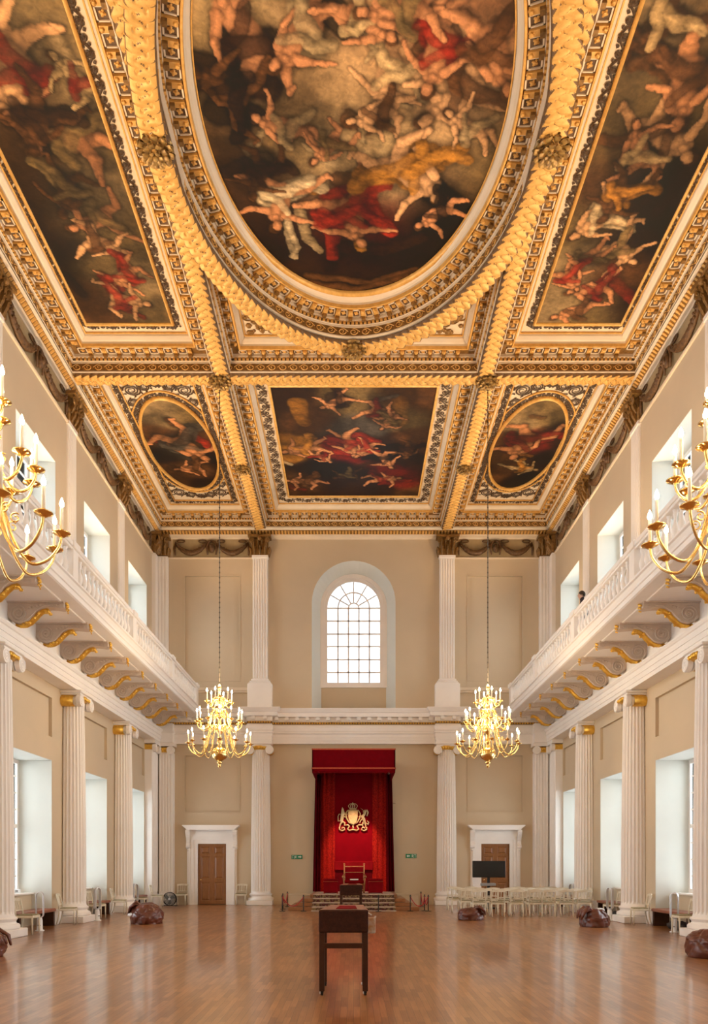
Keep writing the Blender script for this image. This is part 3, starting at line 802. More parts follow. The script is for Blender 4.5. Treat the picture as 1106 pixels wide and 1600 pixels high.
for sx, side in ((-1, 'left'), (1, 'right')):
    t = thing('balcony', 'long white %s-hand balcony with balustrade carried on scrolled brackets' % side, 'balcony', (sx*7.2, 14, 7.66))
    d = MB(); sg = 1 if sx > 0 else -1
    pr = [(0, 7.655), (1.55, 7.655), (1.58, 7.64), (1.62, 7.64), (1.62, 7.70), (1.98, 7.71), (1.98, 7.80), (2.01, 7.81), (2.02, 7.86), (2.06, 7.93), (2.09, 7.95), (2.09, 7.98), (1.9, 8.0), (0, 8.0)]
    pr = [(0, 7.655), (1.52, 7.655), (1.54, 7.635), (1.60, 7.635), (1.62, 7.655), (1.93, 7.66), (1.97, 7.68), (1.97, 7.79), (2.00, 7.80), (2.01, 7.85), (2.05, 7.92), (2.09, 7.94), (2.09, 7.98), (0, 8.0)]
    d.sweep([(sx*WL, YB), (sx*WL, 30.88)], pr, sgn=sg)
    n = len(pr); d.add([(sx*(WL-q), 30.88, z) for q, z in pr], [tuple(range(n))])
    d.build('deck', WHITE, t)
    r = MB()
    def xq(x0, x1, y0, y1, z0, z1): a, c = sorted((sx*x0, sx*x1)); r.bbox(a, c, y0, y1, z0, z1, .012)
    xq(BX-.10, BX+.12, YB, 30.86, 7.99, 8.14); xq(BX-.11, BX+.13, YB, 30.86, 8.74, 8.80); xq(BX-.14, BX+.16, YB, 30.86, 8.80, 8.90)
    r.build('handrail', WHITE, t)
    for y in [12.57]+COLY+[24.26, 19.58, 28.7, 30.70]:
        if y in (24.26, 19.58, 28.7): continue
        p = MB(); a, c = sorted((sx*(BX-.13), sx*(BX+.15))); p.bbox(a, c, y-.16, y+.16, 8.10, 8.76, .012); a, c = sorted((sx*(BX-.17), sx*(BX+.19))); p.bbox(a, c, y-.2, y+.2, 8.78, 8.94, .015)
        p.build('post', WHITE, t)
    me = None
    for (y0, y1) in ((12.57, 17.25), (17.25, 21.92), (21.92, 26.6), (26.6, 30.70)):
        nb = round((y1-y0-.32)/.30)
        for i in range(nb):
            y = y0+.16+(y1-y0-.32)*(i+.5)/nb
            if me is None:
                o = balu.build('baluster', WHITE, t, True, shift=False); me = o
            else: o = me.copy(); COL.objects.link(o)
            o.location = (sx*BX-t.location.x, y-t.location.y, 8.13-t.location.z)

# ---------------------------------------------------------------- ceiling
ceil = sthing('ceiling')
c = MB(); c.box(-8.2, 8.2, YB, YE+.3, ZP+.02, ZP+.4); c.build('ceiling_panel', CREAM, ceil)
YC = 14.39
YA, YA2 = 21.07, 21.55; YN, YN2 = 2*YC-21.55, 2*YC-21.07; YF = YE-.53
bx0, bx1 = 3.42, 3.90       # long beams in the middle bay
ex0, ex1 = 3.54, 4.02       # in the end bay
SFX = 7.79
bm = MB()
for sx in (-1, 1):
    for (a, b, y0, y1) in ((bx0, bx1, YN2, YA), (ex0, ex1, YA2, YF), (ex0, ex1, YB, YN)):
        p, q = sorted((sx*a, sx*b)); bm.box(p, q, y0, y1, ZB, ZP+.05)
    p, q = sorted((sx*SFX, sx*8.2)); bm.box(p, q, YB, YE, ZB, ZP+.05)
for y0, y1 in ((YA, YA2), (YN, YN2)): bm.box(-SFX, SFX, y0, y1, ZB, ZP+.05)
bm.box(-8.2, 8.2, YF, YE, ZB, ZP+.05)
# oval ring beam
RA0, RB0, RA1, RB1 = 3.50, 5.28, 3.95, 5.90
NE = 120
def ell(a, b, i, n=NE, cx=0, cy=YC): t = 2*PI*i/n; return (cx+a*math.cos(t), cy+b*math.sin(t))
vs = []
for i in range(NE):
    x0, y0 = ell(RA0, RB0, i); x1, y1 = ell(RA1, RB1, i); vs += [(x0, y0, ZP+.03), (x0, y0, ZB-.004), (x1, y1, ZB-.004), (x1, y1, ZP+.03)]
bm.add(vs, [(i*4+k, i*4+k+1, ((i+1) % NE)*4+k+1, ((i+1) % NE)*4+k) for i in range(NE) for k in range(3)])
bm.build('beam', CREAM, ceil)

# frames: coffer cornice profile (offset inwards, z)
W_, G_, B_, O_ = 0, 1, 2, 3     # cream, gold, brown, old gold
corn = MB(); CM = [CREAM, GOLD, BROWN, OLDG]
def coffer(path, smooth_n=None, closed=True, pitch=.36, PJ=.56, orn=True, cornkeep=None):
    """path runs counter-clockwise: inwards is to the left"""
    def sw(mat, pr): corn.cur = mat; corn.sweep(path, pr, closed, 1., smooth_n)
    sw(W_, [(0, ZB), (.015, ZB), (.015, ZB+.03), (.0, ZB+.035)])
    sw(O_, [(.002, ZB+.035), (.002, ZB+.24)])
    sw(W_, [(0, ZB+.24), (.03, ZB+.25), (.03, ZB+.28), (.05, ZB+.29)])
    sw(B_, [(.05, ZB+.29), (.05, ZB+.36)])
    sw(W_, [(.05, ZB+.36), (.10, ZB+.37), (.10, ZB+.45)])
    sw(O_, [(.10, ZB+.45), (PJ-.18, ZB+.455)])
    sw(G_, [(PJ-.18, ZB+.455), (PJ-.17, ZB+.42), (PJ-.13, ZB+.42), (PJ-.12, ZB+.50)])
    sw(W_, [(PJ-.12, ZB+.50), (PJ-.12, ZB+.55), (PJ-.08, ZB+.57), (PJ-.02, ZB+.63), (PJ, ZB+.70)])
    sw(G_, [(PJ-.0, ZB+.67), (PJ+.03, ZB+.67), (PJ+.03, ZB+.71)])
    if not orn: return
    # stations along the path
    n = len(path); segs = []
    if smooth_n:
        pts = [Vector(p) for p in path]; acc = 0; tot = sum((pts[(i+1) % n]-pts[i]).length for i in range(n))
        def stations(p):
            k = round(tot/p); out = []; i = 0; a = 0; seg = (pts[1]-pts[0]).length
            for j in range(k):
                s_ = tot*(j+.5)/k
                while a+seg < s_: a += seg; i += 1; seg = (pts[(i+1) % n]-pts[i % n]).length
                f = (s_-a)/seg; q = pts[i % n].lerp(pts[(i+1) % n], f); nn = Vector(smooth_n[i % n]).lerp(Vector(smooth_n[(i+1) % n]), f); nn.normalize()
                out.append((q, Vector((nn.y, -nn.x)), nn))
            return out
    else:
        def stations(p):
            out = []; rng = range(n) if closed else range(n-1)
            for i in rng:
                a, b = Vector(path[i]), Vector(path[(i+1) % n]); L = (b-a).length; t = (b-a)/L; nn = Vector((-t.y, t.x))
                k = max(1, round(L/p))
                for j in range(k):
                    q = a+t*(L*(j+.5)/k); e = min((q-a).length, (b-q).length)
                    out.append((q, t, nn, e))
            return out
    for st in stations(.11):
        q, t, nn = st[:3]
        if len(st) > 3 and st[3] < .06: continue
        corn.cur = G_; put(q, t, nn, .05, .09, -.032, .032, ZB+.295, ZB+.355)
    for st in stations(pitch):
        q, t, nn = st[:3]
        if q.y < 9: continue
        if len(st) > 3 and st[3] < PJ*.75: continue
        # modillion with leaf
        corn.cur = G_
        put(q, t, nn, .10, PJ-.20, -.055, .055, ZB+.39, ZB+.455)
        corn.cur = O_
        put(q, t, nn, .11, .20, -.05, .05, ZB+.33, ZB+.39)
        corn.cur = G_
        a = q+nn*(PJ-.24); corn.sphere((a.x, a.y, ZB+.40), .055, 6, 4)
        # coffer box beside it, with rosette
        q2 = q+t*(pitch/2); corn.cur = W_
        i0, i1 = .12, PJ-.19; w0 = pitch/2-.075
        corn.cur = B_; put(q2, t, nn, i0, i1, -w0, w0, ZB+.448, ZB+.456); corn.cur = W_
        for (u0, u1, v0, v1) in ((i0, i0+.03, -w0, w0), (i1-.03, i1, -w0, w0), (i0, i1, -w0, -w0+.025), (i0, i1, w0-.025, w0)):
            put(q2, t, nn, u0, u1, v0, v1, ZB+.425, ZB+.456)
        a = q2+nn*((i0+i1)/2); corn.cur = G_; corn.sphere((a.x, a.y, ZB+.44), .045, 6, 4, (1, 1, .7))
        for kk in range(4):
            an = kk*PI/2+.4; corn.sphere((a.x+.04*math.cos(an), a.y+.04*math.sin(an), ZB+.45), .028, 5, 3)
def put(q, t, nn, u0, u1, v0, v1, z0, z1):
    P = [q+nn*u+t*v for u, v in ((u0, v0), (u1, v0), (u1, v1), (u0, v1))]
    corn.add([(p.x, p.y, z0) for p in P]+[(p.x, p.y, z1) for p in P], [(0,3,2,1), (0,1,5,4), (1,2,6,5), (2,3,7,6), (3,0,4,7), (4,5,6,7)])
def rect(x0, x1, y0, y1): return [(x0, y0), (x1, y0), (x1, y1), (x0, y1)]
for sx in (-1, 1):
    a, b = sorted((sx*bx1, sx*SFX)); coffer(rect(a, b, YN2, YA), pitch=.40)
    a, b = sorted((sx*ex1, sx*SFX)); coffer(rect(a, b, YA2, YF), pitch=.38, PJ=.50)
coffer(rect(-ex0, ex0, YA2, YF), pitch=.40, PJ=.56)
# the oval: travel counter-clockwise, inward normal
pn = []
for i in range(NE):
    t = 2*PI*i/NE; v = Vector((-math.cos(t)/RA0, -math.sin(t)/RB0)); v.normalize(); pn.append((v.x, v.y))
coffer([ell(RA0, RB0, i) for i in range(NE)], pn, True, .36, .58)
# corner spandrels next to the oval ring (far end only is seen)
coffer([(bx0, 17.75), (bx0, YA), (-bx0, YA), (-bx0, 17.75)], None, False, .38, .46)
corn.build('cornice', CM, ceil)

# braided gold strips under the beams
gb = MB()
def braid(P, width, length, closed=False, pitch=.66, nv=36, step=.0145, amp=.066):
    """P(s) -> (x, y, nx, ny) centre and across direction; hangs below ZB"""
    n = max(8, int(length/step)); k = max(1, round(length/pitch)); m_ = nv+1
    S_ = np.linspace(0, length, n+1)[:, None]; V_ = np.linspace(-width/2, width/2, nv+1)[None, :]
    ph = 2*PI*k*S_/length; A_ = width*.28; r = width*.205; H = np.zeros((n+1, m_)); dark = np.ones((n+1, m_), bool); kk = 2*PI*k/length
    for q in range(3):
        a = ph+q*2*PI/3; sl = 1/np.sqrt(1+(A_*kk*np.cos(a))**2); d = np.abs(V_-A_*np.sin(a))*sl/r
        h = np.where(d < 1, amp*(.75+.35*np.sin(2*a))+amp*.45*np.sqrt(np.clip(1-d*d, 0, 1)), 0)
        m = h > H; dark = np.where(m, d > .76, dark); H = np.where(m, h, H)
    for q in range(3):           # rosette eyes in the loops
        for sg in (-1, 1):
            e2 = ((ph/(2*PI)+q/3+(.25 if sg > 0 else .75)) % 1-.5)*length/k; e = V_-sg*width*.17; ed = np.hypot(e, e2)/(width*.085)
            m = ed < 1; H = np.where(m, amp*(1.05+.25*np.cos(ed*2*PI)), H); dark = np.where(m, (ed > .8) | ((ed > .38) & (ed < .55)), dark)
    edge = (np.abs(V_) > width*.46); dark = dark | (edge & (H < amp*.2)); vs = []
    for i in range(n+1):
        x, y, nx, ny = P(float(S_[i, 0]))
        for j in range(m_): v = V_[0, j]; vs.append((x+nx*v, y+ny*v, ZB-.008-H[i, j]))
    o_ = len(gb.v)
    for i in range(n):
        for j in range(nv):
            gb.cur = 1 if int(dark[i, j])+int(dark[i, j+1])+int(dark[i+1, j])+int(dark[i+1, j+1]) >= 3 else 0
            gb.add2((i*m_+j, i*m_+j+1, (i+1)*m_+j+1, (i+1)*m_+j), o_)
    gb.v.extend(vs)
for sx in (-1, 1):
    cx = sx*(bx0+bx1)/2; y0 = 9.0; L = YA-y0; braid(lambda s: (cx, y0+s, 1, 0), .46, L)
    ce = sx*(ex0+ex1)/2; L2 = YF-YA2; braid(lambda s: (ce, YA2+s, 1, 0), .46, L2)
braid(lambda s: (-SFX+s, (YA+YA2)/2, 0, -1), .44, 2*SFX)
# ring arc (only the half beyond y=9.5)
tt = [-.60+i*(PI+1.2)/400 for i in range(401)]
ra, rb = (RA0+RA1)/2, (RB0+RB1)/2; arcp = [(ra*math.cos(t), YC+rb*math.sin(t)) for t in tt]; cum = [0]
for a, b in zip(arcp, arcp[1:]): cum.append(cum[-1]+math.hypot(b[0]-a[0], b[1]-a[1]))
def Pring(s):
    i = min(399, int(np.searchsorted(cum, s, side='right')-1)); i = max(0, i); f = (s-cum[i])/(cum[i+1]-cum[i])
    x = arcp[i][0]*(1-f)+arcp[i+1][0]*f; y = arcp[i][1]*(1-f)+arcp[i+1][1]*f; t = tt[i]+f*(tt[i+1]-tt[i])
    v = Vector((math.cos(t)/ra, math.sin(t)/rb)).normalized(); return (x, y, v.x, v.y)
z_old = ZB; ZB_ring = ZB
gbl = len(gb.v); braid(Pring, .52, cum[-1])
for i in range(gbl, len(gb.v)): x, y, z = gb.v[i]; gb.v[i] = (x, y, z-.03)
gb.build('gilded_braid', [GOLD, paint('braid_brown', (.19, .095, .028), .55, c2=(.12, .06, .018), scale=14)], ceil, True)  # brown ground, repeated along strand edges and eye rings to deepen the grooves

# rosettes at the crossings
def rosette(x, y, R=.36):
    m = MB(); z = ZB-.06
    m.lathe([(R*.95, .03), (R, 0), (R*.9, -.04), (R*.7, -.03)], 24, (x, y, z))
    for nn, r0, r1, z0, dz, w in ((11, .45, 1.05, -.05, .10, .20), (9, .25, .75, -.12, .10, .17), (6, .10, .42, -.19, .07, .12)):
        for i in range(nn):
            a = 2*PI*(i+.5*(nn % 2))/nn
            P = lambda q, h: (x+R*q*math.cos(a), y+R*q*math.sin(a), z+z0+h)
            m.tube([P(r0, .02), P((r0+r1)/2, -dz*.45), P(r1*.92, -dz*.5), P(r1, -dz*.15), P(r1*.9, .02)], [R*w*.5, R*w, R*w*.9, R*w*.45, R*w*.15], 6, flat=.4, up=(0,0,1))
    m.sphere((x, y, z-.22), R*.16)
    autosmooth(m.build('rosette', ROSG, ceil), 50)
for sx in (-1, 1):
    rosette(sx*3.74, YC+.0, .34); rosette(sx*3.74, 21.31, .31); rosette(sx*3.78, 26.0, .27)
rosette(0, YC+5.59, .31)

# scroll ornament on flat cream bands
def scroll(mb, P, L, w, pitch, z=ZP, th=.014, r=.022):
    """P(s, v) -> (x, y)"""
    k = max(1, round(L/pitch)); p = L/k
    def ribbon(uv, rad):
        pts = [(*P(u, v), z-th*.3) for u, v in uv]; mb.tube(pts, [max(.004, q) for q in rad], 4, flat=.5, up=(0,0,1))
    for j in range(k):
        s0 = j*p; sg = 1 if j % 2 == 0 else -1
        st = [(s0+p*t, sg*w*.30*math.sin(PI*t)) for t in np.linspace(0, 1, 9)]; ribbon(st, [r]*9)
        R = min(w*.30, p*.34); c = (s0+p*.55, -sg*w*.02)
        sp = []
        for i in range(15):
            t = i/14; a = -PI*.75+t*2.9*PI; rr = R*(1-.72*t); sp.append((c[0]+rr*math.cos(a), c[1]-sg*rr*math.sin(a)))
        ribbon(sp, [r*(1.05-.5*i/14) for i in range(15)])
        mb.sphere((*P(*c), z), r*1.5, 5, 3, (1, 1, .5))
        for (du, dv, eu, ev) in ((.12, -.12, .02, -.40), (.9, -.15, 1.0, -.42), (.5, .30, .40, .44), (.7, .25, .80, .43)):
            ribbon([(s0+p*du, sg*w*dv), (s0+p*(du+eu)/2+.01, sg*w*(dv+ev)/2), (s0+p*eu, sg*w*ev)], [r*.6, r*1.7, r*.3])
sc = MB()
def band_rect(x0, x1, y0, y1, w, pitch, ymin=9.):
    """band just inside the rectangle"""
    c = w/2
    y0c = max(y0, ymin)
    scroll(sc, lambda s, v: (x0+c+v, y0c+s), y1-y0c-c, w, pitch); scroll(sc, lambda s, v: (x1-c+v, y0c+s), y1-y0c-c, w, pitch)
    scroll(sc, lambda s, v: (x0+w*.6+s, y1-c+v), x1-x0-w*1.2, w, pitch)
    if y0 > 20: scroll(sc, lambda s, v: (x0+w*.6+s, y0+c+v), x1-x0-w*1.2, w, pitch)
for sx in (-1, 1):
    a, b = sorted((sx*4.56, sx*7.24)); band_rect(a, b, 8.4, 20.38, .23, .27)
    a, b = sorted((sx*4.55, sx*7.26)); band_rect(a, b, 22.08, 30.18, .22, .26)
band_rect(-2.96, 2.96, 22.2, 30.12, .36, .36)
# band around the small ovals, spandrel scrolls
OC = 26.15; OA, OB = 1.14, 2.80; OX = 5.91
for sx in (-1, 1):
    cx = sx*OX; am, bmn = OA+.17, OB+.17; NN = 200; pp = [(cx+am*math.cos(2*PI*i/NN), OC+bmn*math.sin(2*PI*i/NN)) for i in range(NN+1)]; cu = [0]
    for a, b in zip(pp, pp[1:]): cu.append(cu[-1]+math.hypot(b[0]-a[0], b[1]-a[1]))
    def PO(s, v, cx=cx, cu=cu):
        t = 2*PI*float(np.interp(s, cu, np.linspace(0, 1, NN+1))); q = Vector((math.cos(t)/am, math.sin(t)/bmn)).normalized()
        return (cx+am*math.cos(t)+q.x*v, OC+bmn*math.sin(t)+q.y*v)
    scroll(sc, PO, cu[-1], .22, .28)
    for ex in (-1, 1):
        for ey in (-1, 1):
            bx_, by_ = cx+ex*.80, OC+ey*3.15
            for (ox, oy, R, sg) in ((0, 0, .27, 1), (-ex*.42, ey*.18, .2, -1), (ex*.12, -ey*.62, .2, -1), (ex*.2, -ey*1.05, .13, 1), (-ex*.75, ey*.30, .13, 1)):
                for turn in (0, PI):
                    pts = []
                    for i in range(22):
                        t = i/21; a = turn+t*2.6*PI*sg; rr = R*(1-.8*t); pts.append((bx_+ox+rr*math.cos(a), by_+oy+rr*math.sin(a), ZP-.004))
                    sc.tube(pts, [.026*(1.1-.6*i/21) for i in range(22)], 4, flat=.5, up=(0,0,1))
                for kk in range(6):
                    an = kk*PI/3+.3; sc.tube([(bx_+ox+R*math.cos(an), by_+oy+R*math.sin(an), ZP-.004), (bx_+ox+R*1.35*math.cos(an+.25), by_+oy+R*1.35*math.sin(an+.25), ZP-.004)], [.035, .006], 4, flat=.5, up=(0,0,1))
sc.build('scroll_ornament', DARKORN, ceil)
# gilt mask and foliage in the two corner spandrels by the oval, and wave scroll on the beam faces
sp = MB()
for sx in (-1, 1):
    for i in range(26):
        x = sx*random.uniform(2.2, 2.85); y = random.uniform(19.8, 20.5)
        if abs(x) < 2.35 and y < 20.1: continue
        sp.sphere((x, y, ZP), random.uniform(.05, .10), 6, 4, (1, 1, .5))
    for i in range(5):
        pts = []; cx, cy = sx*(2.0+.2*i), 20.4-.12*i
        for q in range(16): a = q*.45; rr = .16*(1-q/20); pts.append((cx+rr*math.cos(a), cy+rr*math.sin(a), ZP))
        sp.tube(pts, .022, 4, flat=.6, up=(0,0,1))
sp.build('spandrel_ornament', OLDG, ceil, True)
wv = MB()
def wave(P, L, pitch=.30, z=ZB+.137):
    """P(s)->(x,y,nx,ny) on a vertical face with normal n"""
    k = max(1, round(L/pitch)); p = L/k
    for j in range(k):
        pts = []
        for i in range(16):
            t = i/15; a = PI+t*2.5*PI; rr = .085*(1-.75*t); s = j*p+p*.5+rr*math.cos(a)*1.25; x, y, nx, ny = P(min(max(s, 0), L)); pts.append((x+nx*.012, y+ny*.012, z+rr*math.sin(a)*1.0))
        wv.tube(pts, [.016*(1-.4*i/15) for i in range(16)], 4)
        tl = []
        for i in range(6):
            t = i/5; s = j*p-.01+p*.62*t; x, y, nx, ny = P(min(max(s, 0), L)); tl.append((x+nx*.012, y+ny*.012, z+.09*math.sin(PI*.5*t)-.0))
        wv.tube(tl, .012, 4)
wave(lambda s: (-SFX+s, YA, 0, -1), 2*SFX); wave(lambda s: (-SFX+s, YF, 0, -1), 2*SFX)
for sx in (-1, 1):
    wave(lambda s: (sx*ex0, YA2+s, -sx, 0), YF-YA2); wave(lambda s: (sx*bx0, 17.6+s, -sx, 0), YA-17.6)
    wave(lambda s: (sx*SFX, 9+s, -sx, 0), YA-9); wave(lambda s: (sx*SFX, YA2+s, -sx, 0), YF-YA2)
ci = [(RA0*math.cos(t), YC+RB0*math.sin(t)) for t in tt]; cu2 = [0]
for a, b in zip(ci, ci[1:]): cu2.append(cu2[-1]+math.hypot(b[0]-a[0], b[1]-a[1]))
def PR2(s):
    t = float(np.interp(s, cu2, tt)); v = Vector((-math.cos(t)/RA0, -math.sin(t)/RB0)).normalized(); return (RA0*math.cos(t), YC+RB0*math.sin(t), v.x, v.y)
wave(PR2, cu2[-1])
wv.build('wave_scroll', GOLD, ceil)
# gold lines around ovals and inner rectangle of the small oval coffers
gl_ = MB()
for sx in (-1, 1):
    cx = sx*OX
    for (aa, bb, rr) in ((OA+.02, OB+.02, .035), (OA+.31, OB+.31, .03)):
        pts = []
        for i in range(97):
            x = cx+aa*math.cos(2*PI*i/96); y = OC+bb*math.sin(2*PI*i/96)
            x = min(max(x, cx-1.12), cx+1.12) if aa > OA+.1 else x
            pts.append((x, y, ZP-.005))
        gl_.tube(pts, rr, 6)
    x0, x1, y0, y1 = cx-1.13, cx+1.13, 22.32, 29.95
    for a, b in (((x0, y0), (x1, y0)), ((x1, y0), (x1, y1)), ((x1, y1), (x0, y1)), ((x0, y1), (x0, y0))): gl_.tube([(*a, ZP), (*b, ZP)], .028, 6)
gl_.build('gold_bead', GOLD, ceil, True)

# ---------------------------------------------------------------- paintings (generic baroque cloud-and-drapery studies)
rng = np.random.RandomState(5)
def vnoise(x, y, sc, seed):
    X = x*sc; Y = y*sc; xi = np.floor(X).astype(int); yi = np.floor(Y).astype(int); fx = X-xi; fy = Y-yi
    fx = fx*fx*(3-2*fx); fy = fy*fy*(3-2*fy)
    def h(a, b): n = (a*374761393+b*668265263+seed*974711) & 0x7fffffff; n = ((n ^ (n >> 13))*1274126177) & 0x7fffffff; return ((n ^ (n >> 16)) & 0xffff)/65535.
    return (h(xi, yi)*(1-fx)+h(xi+1, yi)*fx)*(1-fy)+(h(xi, yi+1)*(1-fx)+h(xi+1, yi+1)*fx)*fy
def fbm(x, y, sc, seed, o=4):
    r = 0; a = .5
    for k in range(o): r = r+a*vnoise(x, y, sc*2**k, seed+k*17); a *= .5
    return r/(1-.5**o)
def srgb(c): return np.array([(v/255)**2.2 for v in c])
PALG = {'dark': (38, 24, 16), 'brown': (78, 52, 30), 'olive': (104, 88, 58), 'grey': (138, 120, 90), 'pale': (176, 152, 112), 'flesh': (182, 128, 90), 'light': (200, 156, 114), 'red': (128, 38, 26), 'deepred': (98, 26, 20), 'gold': (152, 106, 44), 'black': (20, 14, 12), 'blue': (70, 66, 62), 'white': (176, 158, 126)}
def painting(name, label, inside, x0, x1, y0, y1, res, base, strokes, seed, warp=.16, frame=None):
    nx = int((x1-x0)/res)+1; ny = int((y1-y0)/res)+1
    gx, gy = np.meshgrid(np.linspace(x0, x1, nx), np.linspace(y0, y1, ny))
    wx = gx+warp*(fbm(gx, gy, 1.3, seed)-.5)*2+.05*(fbm(gx, gy, 6, seed+3)-.5)*2; wy = gy+warp*(fbm(gx, gy, 1.3, seed+9)-.5)*2.4+.05*(fbm(gx, gy, 6, seed+5)-.5)*2
    # base: list of (px, py, radius m, colour)
    colr = np.zeros(gx.shape+(3,)); ws = np.zeros(gx.shape)
    for (px, py, rr, cn) in base:
        X, Y = onceil(px, py); w = np.exp(-(((wx-X)**2+(wy-Y)**2)/(rr*rr)))+1e-5
        colr += w[..., None]*srgb(PALG[cn]); ws += w
    colr /= ws[..., None]
    cl = fbm(wx, wy, 1.6, seed+30, 5); colr *= (.55+.9*cl)[..., None]
    colr *= (.7+.6*fbm(gx, gy, 7, seed+70, 3))[..., None]
    wx = gx+.05*(fbm(gx, gy, 3, seed+2)-.5)*2+.02*(fbm(gx, gy, 14, seed+3, 2)-.5)*2; wy = gy+.05*(fbm(gx, gy, 3, seed+8)-.5)*2+.02*(fbm(gx, gy, 14, seed+5, 2)-.5)*2
    fold1 = fbm(wx*1.0+wy*.6, wy*2.6-wx*.8, 5, seed+60, 3); fold2 = fbm(gx, gy, 9, seed+61, 3)
    for stx in strokes:
        pts, wd, cn, op = stx[:4]; P = pts if len(stx) > 4 else [onceil(*p) for p in pts]
        w0, w1 = (wd if isinstance(wd, tuple) else (wd, wd*.7)); wm = max(w0, w1)
        xs_ = [p[0] for p in P]; ys_ = [p[1] for p in P]; mg = wm*1.8+.2
        i0 = max(0, int((min(xs_)-mg-x0)/res)); i1 = min(nx, int((max(xs_)+mg-x0)/res)+1); j0 = max(0, int((min(ys_)-mg-y0)/res)); j1 = min(ny, int((max(ys_)+mg-y0)/res)+1)
        if i1 <= i0 or j1 <= j0: continue
        sl_ = (slice(j0, j1), slice(i0, i1)); X_ = wx[sl_]; Y_ = wy[sl_]
        d = np.full(X_.shape, 1e9); side = np.zeros(X_.shape); ww = np.full(X_.shape, wm); ns = max(1, len(P)-1)
        for q, (a_, b_) in enumerate(zip(P, P[1:]) if len(P) > 1 else [(P[0], P[0])]):
            ax, ay = a_; bx, by = b_; L2 = (bx-ax)**2+(by-ay)**2+1e-9
            t = np.clip(((X_-ax)*(bx-ax)+(Y_-ay)*(by-ay))/L2, 0, 1); dx = X_-(ax+t*(bx-ax)); dy = Y_-(ay+t*(by-ay)); dd = np.hypot(dx, dy)
            wq = w0+(w1-w0)*(q+t)/ns; rel = dd-wq; m_ = rel < d; side = np.where(m_, (dx*.5-dy*.85)/wq*-1, side); ww = np.where(m_, wq, ww); d = np.minimum(d, rel)
        C = colr[sl_]
        halo = np.clip(1-d/(wm*.5), 0, 1)*(d > -.3*wm); C *= (1-.42*op*halo)[..., None]
        al = np.clip(-d/(ww*.30)+.1, 0, 1); al = al*al*(3-2*al)*op
        inn = np.clip(-d/ww, 0, 1)
        form = np.clip(.62+.52*side+.62*inn, .22, 1.5)
        if cn in ('flesh', 'light'): tex = .86+.28*fold2[sl_]
        else: tex = np.clip(.25+1.5*fold1[sl_], .25, 1.7)
        c_ = srgb(PALG[cn])[None, None, :]*(form*tex)[..., None]
        colr[sl_] = C*(1-al[..., None])+c_*al[..., None]
    dk = np.clip((fbm(gx, gy, .9, seed+90, 4)-.42)*4+.55, .42, 1.1); brush = .82+.36*fbm(gx*1+gy*.7, gy*3.1-gx*1.2, 6, seed+91, 3)
    colr = colr*(dk*brush)[..., None]*np.array([.95, .86, .76])[None, None, :]
    colr = np.clip(colr, .003, .9)
    keep = inside(gx, gy); idx = -np.ones(gx.shape, int); 
    fs = []; cell = keep[:-1, :-1] & keep[1:, :-1] & keep[:-1, 1:] & keep[1:, 1:]
    js, is_ = np.nonzero(cell); base_i = js*nx+is_
    faces = np.stack([base_i, base_i+nx, base_i+nx+1, base_i+1], 1)
    usedv = np.unique(faces); remap = -np.ones(nx*ny, int); remap[usedv] = np.arange(len(usedv)); faces = remap[faces]
    vx = gx.ravel()[usedv]; vy = gy.ravel()[usedv]; cc = colr.reshape(-1, 3)[usedv]
    cxm, cym = (x0+x1)/2, (y0+y1)/2; z = ZP-.012
    n = len(usedv); V = np.zeros((n, 3)); V[:, 0] = vx-cxm; V[:, 1] = vy-cym
    me = bpy.data.meshes.new('canvas'); me.from_pydata(V.tolist(), [], faces.tolist()); me.materials.append(CANVAS)
    ca = me.color_attributes.new('Paint', 'FLOAT_COLOR', 'POINT'); arr = np.ones((n, 4), 'f'); arr[:, :3] = cc; ca.data.foreach_set('color', arr.ravel())
    t = thing('ceiling_painting', label, 'painting', (cxm, cym, z)); 
    o = bpy.data.objects.new('canvas', me); COL.objects.link(o); o.parent = t
    fr = MB(); kind, w = frame
    if kind == 'rect':
        pr = [(0, 0), (.0, -.06), (w*.5, -.08), (w, -.03), (w, .0)]
        fr.sweep([(x0, y0), (x0, y1), (x1, y1), (x1, y0)], [(q-.01, z+zz+.012) for q, zz in pr], True, 1.)
    else:
        n_ = 120; cx, cy = cxm, cym; a, b = (x1-x0)/2, (y1-y0)/2
        P = [(cx+a*math.cos(-2*PI*i/n_), cy+b*math.sin(-2*PI*i/n_)) for i in range(n_)]
        N_ = []
        for i in range(n_): v = Vector((math.cos(-2*PI*i/n_)/a, math.sin(-2*PI*i/n_)/b)).normalized(); N_.append((v.x, v.y))
        fr.sweep(P, [(-.02, z+.012), (-.02, z-.06), (w*.4, z-.10), (w*.7, z-.06), (w, z-.05), (w, z+.02)], True, 1., N_)
    fr.build('gilt_frame', GOLD, t, True)
    return t
def rs(seed, box, n, cols, wd):
    r_ = random.Random(seed); out = []
    for i in range(n):
        x, y = r_.uniform(box[0], box[2]), r_.uniform(box[1], box[3]); a = r_.uniform(0, 6.28); L = r_.uniform(12, 38)*(.5 if wd < .2 else 1)
        b = a+r_.uniform(-1., 1.)
        out.append(([(x, y), (x+L*math.cos(a), y+L*math.sin(a)*.8), (x+L*math.cos(a)+L*.6*math.cos(b), y+L*math.sin(a)*.8+L*.5*math.sin(b))], wd*r_.uniform(.5, 1.1), r_.choice(cols), r_.uniform(.65, .95)))
    return out
